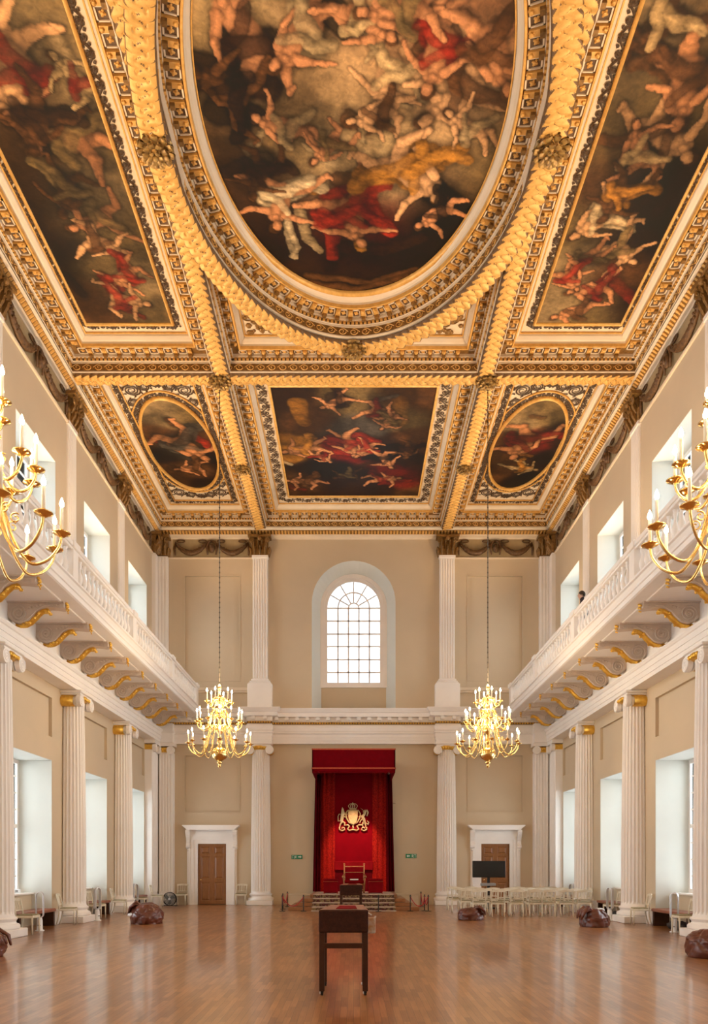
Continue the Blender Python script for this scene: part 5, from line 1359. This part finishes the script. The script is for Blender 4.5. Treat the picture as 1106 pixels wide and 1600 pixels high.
def make_stool():
    t = thing('stool', 'x', 'stool'); b = MB(); b.bbox(-.27, .27, -.25, .25, .03, .47, .03); b.build('skirt', REDV, t)
    b = MB(); b.bbox(-.275, .275, -.255, .255, .46, .56, .04); b.build('cushion', REDV, t)
    b = MB()
    for sx in (-1, 1):
        for sy in (-1, 1): b.box(sx*.25-.02, sx*.25+.02, sy*.23-.02, sy*.23+.02, 0, .04)
    b.box(-.28, .28, -.262, -.255, .45, .465); b.build('foot_rim', TRIMR, t); return t
s = make_stool(); s.location = (-.87, 29.0, cz); s['label'] = 'square red velvet stool on the dais, left of the throne'; s['group'] = 'velvet stools on the dais'
dup(s, (.83, 29.0, cz), 0, 'square red velvet stool on the dais, right of the throne')
t = thing('throne', 'gilded armchair throne upholstered in red velvet on the dais', 'throne', (.02, 29.6, cz))
m = MB()
for sx in (-1, 1):
    m.tube([(sx*.38, .22, 0), (sx*.38, .24, .5), (sx*.39, .30, 1.10)], [.035, .03, .025], 8); m.sphere((sx*.39, .30, 1.12), .035)
    m.tube([(sx*.38, -.30, 0), (sx*.40, -.30, .45), (sx*.41, -.30, .62)], .03, 8); m.tube([(sx*.41, -.36, .64), (sx*.42, -.1, .66), (sx*.39, .26, .70)], .035, 8)
    m.sphere((sx*.42, -.36, .63), .055)
m.tube([(-.38, -.30, .12), (.38, .22, .12)], .02, 6); m.tube([(.38, -.30, .12), (-.38, .22, .12)], .02, 6)
m.box(-.40, .40, -.32, -.28, .30, .36); m.box(-.37, .37, .27, .31, 1.0, 1.04); m.box(-.37, .37, .24, .28, .78, .80)
m.build('frame', paint('throne_gilt_wood', (.50, .24, .08), .4, .2, c2=(.3, .12, .04), scale=12), t, True, shift=False)
m = MB(); m.bbox(-.38, .38, -.32, .24, .36, .50, .04); m.build('seat', REDV, t, shift=False)
m = MB(); m.bbox(-.355, .355, .25, .30, .54, 1.0, .015); m.build('backrest', REDV, t, shift=False)
m = MB(); m.bbox(-.16, .16, -.34, -.26, .50, .545, .005)
o = m.build('card', LWHITE, None, loc=(0, 0, .5)); o.location = (.02, 29.6, cz+.5); tag(o, 'small white card lying on the red throne seat', 'card')

# ---------------------------------------------------------------- display stands in the middle of the floor
def make_stand():
    t = thing('display_stand', 'x', 'display stand')
    D = .84; wf, wb = .31, .268
    b = MB()
    b.add([(-wf, 0, 1.06), (wf, 0, 1.06), (wb-.01, D, 1.075), (-wb+.085, D, 1.075), (-wf, 0, 1.088), (wf, 0, 1.088), (wb-.01, D, 1.108), (-wb+.085, D, 1.108)], [(0,3,2,1), (4,5,6,7), (0,1,5,4), (1,2,6,5), (2,3,7,6), (3,0,4,7)])
    b.build('tabletop', MIDWOOD, t)
    b = MB(); b.add([(-.10, .12, 1.094), (.17, .12, 1.094), (.15, .60, 1.106), (-.06, .60, 1.106)], [(0,1,2,3)]); b.v = [(x, y, z+.001) for x, y, z in b.v]; b.add([(x, y, z+.006) for x, y, z in b.v], [(0,1,2,3)]); b.f.append([0,4,7,3]); b.mi.append(0); b.f.append([1,2,6,5]); b.mi.append(0); b.f.append([0,1,5,4]); b.mi.append(0)
    b.build('felt_inset', REDV, t)
    b = MB(); b.bbox(-wf-.003, wf+.003, -.02, .03, .80, 1.09, .015); b.build('leather_panel', STANDL, t)
    b = MB(); b.bbox(-wf+.03, wf-.03, 0, .04, .60, .665, .006); b.bbox(-wb+.02, wb-.02, D-.09, D-.05, .94, 1.06, .006)
    for sx in (-1, 1): b.prism([(-.0, .94), (D-.06, .94), (D-.06, 1.06), (0, 1.06)], lambda u, v_, c_: (sx*(wf-.04-(wf-wb)*u/D)+c_, u, v_), -.012, .012)
    b.build('apron', DKWOOD, t)
    for sx in (-1, 1):
        for (x, y) in ((wf-.035, .03), (wb-.007, D-.06)):
            l = MB(); h = .034 if y < .1 else .022; l.bbox(sx*x-h, sx*x+h, y-h, y+h, .055, 1.06, .006); lo = l.build('leg', DKWOOD, t)
            k = MB(); k.tube([(sx*x-.016, y, .028), (sx*x+.016, y, .028)], .028, 12); k.box(sx*x-.02, sx*x+.02, y-.012, y+.012, .03, .06); k.build('castor', BLACK, lo)
            k = MB(); k.tube([(sx*x-.03, y-.01, .035), (sx*x-.018, y-.012, .035)], .016, 8); k.build('castor_cap', LWHITE, lo)
    return t
s = make_stand(); s.location = (-.128, 9.65, 0); s['label'] = 'tall leather-backed wooden display stand on castors in the middle foreground'; s['group'] = 'display stands facing the throne'
dup(s, (-.075, 21.2, 0), 0, 'smaller looking far wooden display stand directly in front of the dais')
m = MB(); x0, x1 = .155, .285; m.bbox(x0, x1, 9.95, 10.05, .76, .97, .012); o = m.build('body', POCK, thing('leaflet_holder', 'patterned leaflet holder hanging on the right side of the near stand', 'leaflet holder', (.235, 10.0, .76)))
m = MB(); m.tube([(.16, 10, .97), (.16, 10, 1.05), (.235, 9.99, 1.0)], .01, 6); m.tube([(.27, 10.0, .96), (.292, 10.0, .985)], .012, 6); m.build('clip', SILVER, o.parent)

# ---------------------------------------------------------------- chairs
def make_chair():
    t = thing('chair', 'x', 'chair')
    # faces +y, back at -y
    s = MB(); s.bbox(-.20, .20, -.17, .21, .445, .475, .015); s.build('seat', CUSH, t)
    f = MB(); f.bbox(-.22, .22, .19, .225, .39, .45, .006); f.bbox(-.20, .20, -.20, -.165, .39, .45, .006)
    for sx in (-1, 1): f.bbox(sx*.205-.017, sx*.205+.017, -.19, .21, .39, .45, .006)
    f.build('seat_frame', CHAIRM, t)
    for sx in (-1, 1):
        l = MB(); l.tube([(sx*.20, .205, 0), (sx*.20, .205, .2), (sx*.20, .205, .42)], [.015, .019, .024], 8); l.build('leg', CHAIRM, t, True)
        l = MB(); l.tube([(sx*.19, -.27, 0), (sx*.195, -.215, .15), (sx*.20, -.185, .32), (sx*.20, -.185, .45)], [.016, .018, .021, .022], 8); l.build('leg', CHAIRM, t, True)
        l = MB(); l.tube([(sx*.20, -.185, .43), (sx*.20, -.20, .6), (sx*.205, -.235, .75), (sx*.21, -.255, .84)], [.022, .019, .018, .018], 8); l.build('back_post', CHAIRM, t, True)
    r = MB(); vs = []
    for i in range(13):
        a = -1+2*i/12; x = a*.235; y = -.262-.035*(1-a*a); z0, z1 = .775+.012*(1-a*a), .83+.035*(1-a*a)
        vs += [(x, y, z0), (x, y, z1), (x, y+.022, z1), (x, y+.022, z0)]
    r.add(vs, [(i*4+k, i*4+(k+1) % 4, i*4+4+(k+1) % 4, i*4+4+k) for i in range(12) for k in range(4)]+[(0,1,2,3), (51,50,49,48)]); r.build('top_rail', CHAIRM, t)
    r = MB(); r.tube([(-.2, -.205, .56), (0, -.225, .565), (.2, -.205, .56)], .017, 6); 
    for x in (-.08, 0, .08): r.tube([(x, -.22, .56), (x*1.15, -.275, .80)], [.011, .012], 6)
    r.build('back_splat', CHAIRM, t)
    return t
chp = make_chair(); chp['group'] = 'cream painted chairs'; firstc = [True]
def chair(x, y, rz, lab, group='cream painted chairs'):
    if firstc[0]: chp.location = (x, y, 0); chp.rotation_euler = (0,0,rz); chp['label'] = lab; chp['group'] = group; firstc[0] = False
    else: dup(chp, (x, y, 0), rz, lab, group)
RR = -PI/2
for (x, y, rz, lab) in ((-7.78, 18.15, RR, 'cream chair by the left wall, nearest to the camera, at the first bench end'),
    (-7.86, 20.95, RR+.15, 'cream chair at the left wall just before the second column'), (-7.80, 23.1, RR, 'cream chair at the left wall just beyond the second column'),
    (-7.85, 25.5, RR+.1, 'cream chair at the left wall just before the third column'), (-7.7, 27.5, RR, 'cream chair at the left wall behind the brown beanbag'),
    (-7.62, 29.5, RR+.1, 'cream chair against the left corner pier'),
    (-7.0, 30.95, PI, 'cream chair facing forward between floor fan and left door'), (-4.58, 30.95, PI, 'cream chair facing forward between left door and end wall column'),
    (7.86, 18.1, -RR, 'cream chair by the right wall, nearest to the camera, behind the edge beanbag'), (7.86, 20.9, -RR-.15, 'cream chair at the right wall just before the second column'),
    (7.80, 22.95, -RR, 'cream chair at the right wall just beyond the second column'), (7.8, 25.9, -RR, 'cream chair at the right wall behind the rows of chairs')):
    chair(x, y, rz, lab)
rows = ((24.25, [3.98, 4.58, 5.20, 5.75, 6.14, 6.72, 7.26]), (25.35, [3.75, 4.35, 4.95, 5.55, 6.15, 6.75, 7.3]), (26.45, [3.62, 4.22, 4.82, 5.42, 6.02, 6.62, 7.15]), (27.5, [3.6, 4.2, 5.9, 6.5, 7.05]))
for ri, (y, xs) in enumerate(rows):
    for i, x in enumerate(xs):
        rn = ['nearest row', 'second row', 'third row', 'farthest row'][ri]
        chair(x+random.uniform(-.03, .03), y+random.uniform(-.06, .06), random.uniform(-.08, .08), 'cream chair seen from behind in the %s before the television, %s from the left' % (rn, ORD[i]), 'chairs in rows before the television')

# ---------------------------------------------------------------- benches, tower fans, beanbags, other loose things
def make_bench():
    t = thing('bench', 'x', 'bench'); L = 1.12
    s = MB(); s.bbox(-.24, .24, -L, L, .38, .47, .02); s.build('seat', BENCHM, t)
    for sy in (-1, 1):
        l = MB(); a, b = sorted((sy*(L-.12), sy*(L-.02))); l.bbox(-.21, .21, a, b, 0, .38, .008); l.build('leg', DKWOOD, t)
    return t
bp = make_bench(); used = False
for sx, side in ((-1, 'left'), (1, 'right')):
    for k, c in enumerate((28.78, 24.25, 19.6)):
        lab = 'red-brown leather bench in the %s wall recess, %s window from the end' % (side, ORD[k])
        loc = (sx*8.33, c, 0)
        if not used: bp.location = loc; bp['label'] = lab; bp['group'] = 'leather benches in the window recesses'; used = True
        else: dup(bp, loc, 0, lab)
def make_fan():
    t = thing('tower_fan', 'x', 'fan'); m = MB(); r = .085
    pts = [(r*math.cos(a), 0, .42+r*math.sin(a)) for a in np.linspace(PI, 2*PI, 9)]+[(r*math.cos(a), 0, .88+r*math.sin(a)) for a in np.linspace(0, PI, 9)]
    n = len(pts); vs = []
    for i, (x, y, z) in enumerate(pts):
        c_ = Vector((0, 0, .42 if z < .65 else .88)); d = (Vector((x, 0, z))-c_).normalized()
        for (q, w) in ((-.008, -.06), (.012, -.05), (.018, .0), (.010, .06), (-.008, .05)): vs.append((x+d.x*q, w, z+d.z*q))
    m.add(vs, [(i*5+k, i*5+(k+1) % 5, ((i+1) % n)*5+(k+1) % 5, ((i+1) % n)*5+k) for i in range(n) for k in range(5)]); autosmooth(m.build('air_loop', SILVER, t))
    m = MB(); m.lathe([(.11, 0), (.115, .01), (.10, .025), (.072, .03), (.068, .25), (.06, .30), (.05, .34)], 18); m.build('base', LWHITE, t, True)
    m = MB(); m.box(-.035, .035, -.074, -.069, .13, .16); m.build('display', GREY, t)
    return t
fp = make_fan(); used = False
for sx, side in ((-1, 'left'), (1, 'right')):
    for (x, y, rz, nm) in ((7.83, 19.0, .15, 'nearest to the camera'), (7.55, 22.45, .95, 'beside the middle bench'), (7.70, 26.9, .9, 'farthest from the camera')):
        lab = 'silver bladeless tower fan along the %s wall, %s' % (side, nm)
        if sx > 0 and y == 19.0: y = 18.6; rz = .7
        if not used: fp.location = (sx*x, y, 0); fp.rotation_euler = (0,0,rz); fp['label'] = lab; fp['group'] = 'bladeless tower fans'; used = True
        else: dup(fp, (sx*x, y, 0), rz if sx < 0 else -rz, lab)
def beanbag(loc, rx, ry, h, seed, lab, neck=1, rz=0):
    t = thing('beanbag', lab, 'beanbag', loc, rz, 'brown leather beanbags')
    m = MB(); m.sphere((0, 0, 0), 1, 72, 40); r_ = random.Random(seed); vs = []
    cre = [(r_.uniform(0, 6.28), r_.uniform(-.9, .9), r_.uniform(1.5, 4)) for _ in range(7)]
    for x, y, z in m.v:
        a = math.atan2(y, x); c_ = math.sqrt(max(0, 1-z*z)); prof = (c_**.42 if z > 0 else max(c_, .55)**.25 if z > -.97 else c_)*(1-.16*(z+1)/2)       # boxy sack
        k = 1+.10*noise.noise(Vector((x*1.7+seed*5, y*1.7, z*1.7)))
        for (ca, cb, cf) in cre: k -= .055*max(0, 1-abs(math.sin((a-ca)*1.5+z*cb*1.6))*cf*1.6)
        k -= .05*abs(noise.noise(Vector((x*4+seed, y*4, z*8))))
        top = max(0, z)**1.5
        zz = max(0, (z+.8)/1.8)**.85*h*(1+.30*noise.noise(Vector((x*1.5+seed*2, y*1.5, 3.)))*top)-(.10*h*abs(noise.noise(Vector((x*5, y*5, seed)))) if z > .2 else 0)
        zz += neck*x*.16*h*top
        cx = c_ if c_ > 1e-6 else 1
        vs.append((x/cx*prof*rx*k, y/cx*prof*ry*k, max(0., zz)))
    m.v = vs; m.build('body', LEATHER, t, True, shift=False)
    m = MB()
    for i in range(6):
        a = r_.uniform(-.9, .9); w = r_.uniform(.05, .09)
        m.tube([(neck*rx*.25, ry*a*.4, h*.84), (neck*rx*.55, ry*a*.6, h*(1.0+.06*(i % 3))), (neck*rx*.86, ry*a*.7, h*.86), (neck*rx*.98, ry*a*.6, h*(.45+.1*(i % 2)))], [w, w*1.2, w, w*.5], 8, flat=.55)
    m.build('gathered_neck', LEATHER, t, True, shift=False)
    m = MB(); m.tube([(-rx*.3, -ry*.25, h*.98), (0, -ry*.4, h*1.06), (rx*.3, -ry*.2, h*.98)], .02, 6, flat=.4); m.build('strap', LEATHER, t, True, shift=False)
    return t
beanbag((-5.80, 21.1+.3, 0), .50, .48, .55, 1, 'brown leather beanbag on the open floor at the left', -1)
beanbag((-6.72, 13.7, 0), .48, .45, .42, 2, 'brown leather beanbag cut off by the left edge of the photo', 1)
beanbag((6.42, 20.3, 0), .43, .42, .46, 3, 'brown leather beanbag with white patch before the right wall benches', -1)
beanbag((3.50, 22.8, 0), .42, .40, .36, 4, 'flat brown leather beanbag in front of the chair rows', 1)
beanbag((6.45, 13.7, 0), .50, .48, .50, 5, 'brown leather beanbag cut off by the right edge of the photo', 1)
for (loc, lab) in (((-6.18, 21.25, .25), 'crumpled white paper tucked behind the left beanbag'), ((6.52, 20.2, .45), 'crumpled white paper lying on top of the right beanbag')):
    m = MB(); m.sphere((0, 0, 0), .11, 12, 8, (1.2, 1, .5)); m.v = [(x*(1+.3*noise.noise(Vector((x*20, y*20, z*20)))), y, z*(1+.4*noise.noise(Vector((x*15, y*9, 2))))) for x, y, z in m.v]
    o = m.build('paper', LWHITE); o.location = loc; tag(o, lab, 'paper')
# round floor fan
t = thing('floor_fan', 'round black floor fan beside the left corner pier', 'fan', (-7.33, 30.35, 0))
m = MB(); yy = 30.35
for r in (.26, .215, .17, .125, .08):
    for dy in (-.07, .07): m.tube([(-7.33+r*math.cos(a), yy+dy*(1 if r < .25 else .6), .28+r*math.sin(a)) for a in np.linspace(0, 2*PI, 29)], .006 if r < .25 else .014, 5)
for i in range(20):
    a = 2*PI*i/20; m.tube([(-7.33+.03*math.cos(a), yy-.085, .28+.03*math.sin(a)), (-7.33+.26*math.cos(a), yy-.05, .28+.26*math.sin(a))], .004, 4)
m.build('cage', BLACK, t)
for i in range(3):
    m = MB(); a = 2*PI*i/3+.4; m.prism([(.04*math.cos(a), .04*math.sin(a)), (.22*math.cos(a-.35), .22*math.sin(a-.35)), (.235*math.cos(a+.1), .235*math.sin(a+.1)), (.20*math.cos(a+.5), .20*math.sin(a+.5)), (.06*math.cos(a+.9), .06*math.sin(a+.9))], lambda u, v_, c_: (-7.33+u, yy+c_, .28+v_), -.008, .008); m.build('blade', GREY, t)
m = MB(); m.tube([(-7.33, yy-.1, .28), (-7.33, yy-.06, .28)], .045, 14); m.build('hub', LWHITE, t)
m = MB(); m.tube([(-7.60, yy, .28), (-7.60, yy, .02), (-7.06, yy, .02), (-7.06, yy, .28)], .014, 6); m.box(-7.62, -7.58, yy-.15, yy+.15, 0, .02); m.box(-7.08, -7.04, yy-.15, yy+.15, 0, .02); m.build('stand', BLACK, t)
# television on its stand
t = thing('television', 'large black television on a pole stand before the right door', 'television', (5.02, 28.3, 0))
m = MB(); m.bbox(4.415, 5.63, 28.28, 28.34, 1.17, 1.79, .01); m.build('casing', BLACK, t)
m = MB(); m.box(4.435, 5.61, 28.272, 28.279, 1.195, 1.775); m.build('screen', SCREEN, t)
m = MB(); m.bbox(4.97, 5.07, 28.34, 28.40, .06, 1.5, .01); m.bbox(4.66, 5.38, 28.1, 28.65, 0, .06, .02); m.build('pole', BLACK, t)
m = MB(); m.bbox(4.74, 5.26, 28.16, 28.5, .86, .96, .01); m.build('shelf', GREY, t)
# exit signs
def sign(x, z, sg, lab):
    t = thing('exit_sign', lab, 'sign', (x, YE-.02, z), 0, 'green exit signs')
    m = MB(); m.box(x-.225, x+.225, YE-.03, YE-.002, z-.085, z+.085); m.build('plate', GREEN, t)
    m = MB(); y0, y1 = YE-.036, YE-.030
    P = lambda pts: m.prism([(x+sg*u, z+v_) for u, v_ in pts], lambda a, b, c: (a, c, b), y0, y1)
    # arrow
    P([(.19, 0), (.13, .055), (.13, .02), (.05, .02), (.05, -.02), (.13, -.02), (.13, -.055)])
    # door frame and running figure
    P([(-.20, -.065), (-.19, -.065), (-.19, .055), (-.12, .055), (-.12, .065), (-.20, .065)]) 
    P([(-.12, .065), (-.11, .065), (-.11, -.065), (-.12, -.065)])
    m.tube([(x+sg*-.045, y0, z+.052), (x+sg*-.045, y1, z+.052)], .014, 8)
    for pts in ([(-.065, .02), (-.045, .035), (-.03, .02), (-.05, -.01)], [(-.05, -.005), (-.02, -.02), (-.03, -.055), (-.04, -.05), (-.035, -.025), (-.06, -.015)], [(-.06, -.0), (-.07, -.035), (-.10, -.05), (-.095, -.06), (-.06, -.045), (-.045, -.01)], [(-.04, .03), (-.01, .015), (-.005, .02), (-.035, .04)], [(-.06, .03), (-.09, .01), (-.085, .0), (-.055, .02)]): P(pts)
    m.build('pictogram', SIGNW, t)
sign(-2.33, 1.96, 1, 'green exit sign with running figure on the end wall, left of the canopy')
sign(2.36, 2.0, -1, 'green exit sign with running figure on the end wall, right of the canopy')
# barrier posts and ropes
posts = {'a': (-2.52, 26.9), 'b': (-1.77, 26.9), 'c': (-2.62, 28.2), 'd': (-2.60, 29.9), 'e': (.87, 26.75), 'f': (2.0, 26.9), 'g': (2.64, 29.9), 'h': (2.53, 27.2), 'i': (2.64, 26.95)}
plab = {'a': 'left front corner of the dais', 'b': 'left front of the steps', 'c': 'left side of the dais, midway', 'd': 'left side of the dais near the wall', 'e': 'front of the steps right of the stand', 'f': 'right front of the steps', 'g': 'right side of the dais near the wall', 'h': 'right front corner, rear one of a pair', 'i': 'right front corner, front one of a pair'}
pp = None
for k, (x, y) in posts.items():
    lab = 'low black rope barrier post at the '+plab[k]
    if pp is None:
        t = thing('barrier_post', lab, 'barrier post', (x, y, 0), 0, 'black rope barrier posts'); pp = t
        m = MB(); m.lathe([(.11, 0), (.11, .012), (.03, .02)], 16); m.build('base', BLACK, t, shift=False)
        m = MB(); m.lathe([(.018, .015), (.018, .54), (.026, .55), (.02, .585)], 10); m.build('pole', BLACK, t, shift=False)
        m = MB(); m.tube([(-.04, 0, .52), (.04, 0, .52)], .008, 6); m.build('hook', BLACK, t, shift=False)
    else: dup(pp, (x, y, 0), 0, lab)
for (p, q, lab) in (('a', 'b', 'across the left front of the dais'), ('a', 'c', 'along the left side of the dais, front part'), ('c', 'd', 'along the left side of the dais, rear part'), ('f', 'i', 'across the right front of the dais'), ('h', 'g', 'along the right side of the dais'), ('h', 'i', 'tied between the right pair of posts')):
    a, b = Vector((*posts[p], .52)), Vector((*posts[q], .52)); m = MB(); L = (b-a).length
    sag = .34 if L > .5 else .3
    m.tube([tuple(a.lerp(b, i/12)-Vector((0, 0, sag*4*(i/12)*(1-i/12))))for i in range(13)], .016, 6)
    o = m.build('barrier_rope', ROPE, None, True, loc=((a.x+b.x)/2, (a.y+b.y)/2, .2)); tag(o, 'sagging red barrier rope '+lab, 'rope', 'red barrier ropes')
# small white boxes on the sills, dark bags under the right bench
for (x, y, lab) in ((-9.02, 20.45, 'nearest left'), (-9.02, 25.1, 'second left')):
    t = thing('sensor_box', 'tiny white box standing on the %s window sill' % lab, 'box', (x, y, .89))
    m = MB(); m.bbox(-.06, .06, -.06, .06, 0, .11, .01); m.build('case', LWHITE, t, shift=False); m = MB(); m.box(-.035, .035, -.064, -.059, .03, .08); m.build('display', GREY, t, shift=False)
for (x, y, sc_, lab) in ((8.25, 19.3, 1.3, 'black bag and cables lying under the nearest right bench'), (8.2, 23.6, 1., 'black bag lying under the middle right bench')):
    m = MB(); m.sphere((0, 0, 0), 1, 20, 12)
    m.v = [(a*.2*sc_*(1+.3*noise.noise(Vector((a*2, b*2, c_*2+y)))), b*.38*sc_*(1+.2*noise.noise(Vector((a*3, b*3, c_)))), max(0, (c_+.8)*.12*(1+.3*noise.noise(Vector((a*4, b*4, 5)))))) for a, b, c_ in m.v]
    t = thing('bag', lab, 'bag', (x, y, 0)); m.build('body', BAGM, t, True, shift=False)
    m = MB(); m.tube([(-.05, -.15*sc_, .14), (-.12, 0, .2), (-.05, .15*sc_, .14)], .012, 6); m.build('handle', BLACK, t, shift=False)
# floodlights on the balconies
def make_flood():
    t = thing('floodlight', 'x', 'floodlight')
    m = MB(); m.lathe([(.05, .16), (.085, .22), (.09, .36), (.095, .38)], 14, cap=True); m.build('housing', BLACK, t, True)
    m = MB(); m.tube([(0, -.1, .3), (0, -.11, .02), (0, .11, .02), (0, .1, .3)], .012, 6); m.box(-.08, .08, -.09, .09, 0, .02); m.build('yoke', BLACK, t)
    m = MB(); m.lathe([(.0, .382), (.08, .383)], 14, cap=False); m.build('lens', emit('lamp_lens', (1, .8, .55), 3.) if 'lamp_lens' not in MATS else MATS['lamp_lens'], t)
    return t
fp2 = make_flood(); used = False
FLY = {-1: [17.9, 18.7, 19.5, 23.9, 24.6, 25.3, 26.0], 1: [18.1, 18.9, 19.7, 23.2, 24.2, 24.9, 25.6]}
for sx, side in ((-1, 'left'), (1, 'right')):
    for k, y in enumerate(FLY[sx]):
        lab = 'small black floodlight behind the %s balustrade, %s from the camera' % (side, ORD[k]); loc = (sx*6.78, y, 8.0)
        if not used: fp2.location = loc; fp2['label'] = lab; fp2['group'] = 'floodlights on the balconies'; used = True
        else: dup(fp2, loc, 0, lab)
# person on the right balcony
t = thing('person', 'person in dark clothes leaning at the right balcony rail', 'person', (6.86, 22.6, 8.0))
V = [(0, 0, .93), (0, 0, 1.10), (-.03, 0, 1.32), (-.06, 0, 1.43), (-.08, 0, 1.50), (-.10, 0, 1.60), (-.10, 0, 1.68),
     (-.04, .17, 1.38), (-.14, .24, 1.14), (-.34, .22, 1.02), (-.42, .2, 1.0), (-.04, -.17, 1.38), (-.14, -.24, 1.14), (-.34, -.22, 1.02), (-.42, -.2, 1.0),
     (0, .10, .85), (-.01, .11, .48), (.03, .11, .08), (-.12, .12, .04), (0, -.10, .85), (-.01, -.11, .48), (.03, -.11, .08), (-.12, -.12, .04)]
E = [(0,1),(1,2),(2,3),(3,4),(4,5),(5,6),(3,7),(7,8),(8,9),(9,10),(3,11),(11,12),(12,13),(13,14),(0,15),(15,16),(16,17),(17,18),(0,19),(19,20),(20,21),(21,22)]
Rd = [.13,.12,.14,.09,.05,.085,.07,.06,.045,.035,.04,.06,.045,.035,.04,.085,.06,.045,.035,.085,.06,.045,.035]
me = bpy.data.meshes.new('body'); me.from_pydata(V, E, []); me.materials.append(CLOTH); me.materials.append(SKIN); ob = bpy.data.objects.new('body', me); COL.objects.link(ob); ob.parent = t
sk_ = ob.modifiers.new('Skin', 'SKIN'); 
lay = me.skin_vertices[0] if me.skin_vertices else None
if lay is None:
    bpy.context.view_layer.objects.active = ob; lay = me.skin_vertices[0]
for i, r_ in enumerate(Rd): lay.data[i].radius = (r_, r_)
lay.data[0].use_root = True
ss = ob.modifiers.new('Sub', 'SUBSURF'); ss.levels = 2; ss.render_levels = 2
m = MB(); m.sphere((-.11, 0, 1.635), .095, 18, 12, (1, .85, 1.2)); m.sphere((-.205, 0, 1.625), .016, 6, 5, (1, .8, 1.3)); m.sphere((-.11, .082, 1.63), .02, 6, 5, (.8, .4, 1.3)); m.sphere((-.11, -.082, 1.63), .02, 6, 5, (.8, .4, 1.3)); m.build('face', SKIN, t, True, shift=False)
m = MB(); m.sphere((-.09, 0, 1.665), .105, 18, 12, (1, .9, 1.1)); m.v = [(x, y, max(z, 1.60+.5*max(0, -.14-x))) for x, y, z in m.v]; m.build('hair', HAIR, t, True, shift=False)

# ---------------------------------------------------------------- lights
def lamp(kind, name, loc, energy, col, size=.2, rot=(0,0,0), **kw):
    l = bpy.data.lights.new(name, kind); l.energy = energy; l.color = col
    if kind == 'AREA': l.shape = 'RECTANGLE'; l.size = kw.get('sx', size); l.size_y = kw.get('sy', size)
    elif kind in ('POINT', 'SPOT'): l.shadow_soft_size = size
    if kind == 'SPOT': l.spot_size = kw.get('angle', 1.); l.spot_blend = .6
    o = bpy.data.objects.new(name, l); COL.objects.link(o); o.location = loc; o.rotation_euler = rot; return o
WARM = (1., .72, .42)
for loc, _ in spots:
    for dz, e in ((.55, 110), (1.12, 100), (1.75, 50)):
        lamp('POINT', 'candle_light', (loc[0], loc[1], loc[2]+dz+.25), e*.75, WARM, .3)
# real floodlights lighting the ceiling from the balconies
UP = (1., .70, .40)
for sx in (-1, 1):
    for y in (-.5, 4.5, 9.5, 13.5, 17.2, 21., 24.6, 27.6):
        o = lamp('SPOT', 'floodlight_beam', (sx*7.4, y, 8.45), 720, UP, .12, (PI, 0, 0), angle=1.5)
        d_ = Vector((-sx*2.7, 0, 7.)); o.rotation_euler = d_.to_track_quat('-Z', 'Y').to_euler()
o = lamp('SPOT', 'canopy_spot', (0, 28.6, 5.5), 950, (1, .6, .4), .05, (0,0,0), angle=.7)
d = Vector((0, 31.0, 2.0))-o.location; o.rotation_euler = d.to_track_quat('-Z', 'Y').to_euler()

w = bpy.data.worlds.new('World'); scene.world = w; w.use_nodes = True
bg = w.node_tree.nodes['Background']; bg.inputs[0].default_value = (.86, .93, 1., 1)
# overcast sky, brighter towards the two long sides of the building than over the roofs behind the end window
wt = w.node_tree; tcw = wt.nodes.new('ShaderNodeTexCoord'); sp_ = wt.nodes.new('ShaderNodeSeparateXYZ'); mr = wt.nodes.new('ShaderNodeMapRange')
wt.links.new(tcw.outputs['Generated'], sp_.inputs[0]); mr.inputs['From Min'].default_value = .35; mr.inputs['From Max'].default_value = .9; mr.inputs['To Min'].default_value = 5.8; mr.inputs['To Max'].default_value = 1.25
wt.links.new(sp_.outputs['Y'], mr.inputs['Value']); wt.links.new(mr.outputs[0], bg.inputs[1])
try: w.cycles.sampling_method = 'MANUAL'; w.cycles.sample_map_resolution = 64
except Exception: pass
# sky portals at the window openings help the renderer find the daylight
def portal(loc, rot, sx_, sy_):
    l = bpy.data.lights.new('sky_portal', 'AREA'); l.shape = 'RECTANGLE'; l.size = sx_; l.size_y = sy_; l.cycles.is_portal = True
    o = bpy.data.objects.new('sky_portal', l); COL.objects.link(o); o.location = loc; o.rotation_euler = rot
for sx in (-1, 1):
    for c_ in WINY:
        portal((sx*9.45, c_, 2.7), (0, PI/2*sx, 0), 3.7, 2.5); portal((sx*9.45, c_, 10.7), (0, PI/2*sx, 0), 4.0, 2.5)
portal((0, YI+.35, 11.3), (-PI/2, 0, 0), 2.3, 4.6)

# ---------------------------------------------------------------- camera
cam = bpy.data.cameras.new('Camera'); co = bpy.data.objects.new('Camera', cam); COL.objects.link(co)
co.location = (0, 0, EYE); co.rotation_euler = (PI/2, 0, 0)
cam.sensor_fit = 'HORIZONTAL'; cam.sensor_width = 36; cam.lens = F/1106*36; cam.shift_x = (553-CX)/1106; cam.shift_y = (HOR-800)/1106; cam.clip_end = 200
scene.camera = co
scene.view_settings.view_transform = 'Standard'; scene.view_settings.look = 'None'; scene.view_settings.gamma = 1; scene.view_settings.exposure = .6
scene.cycles.max_bounces = 8; scene.cycles.diffuse_bounces = 5; scene.cycles.transparent_max_bounces = 12
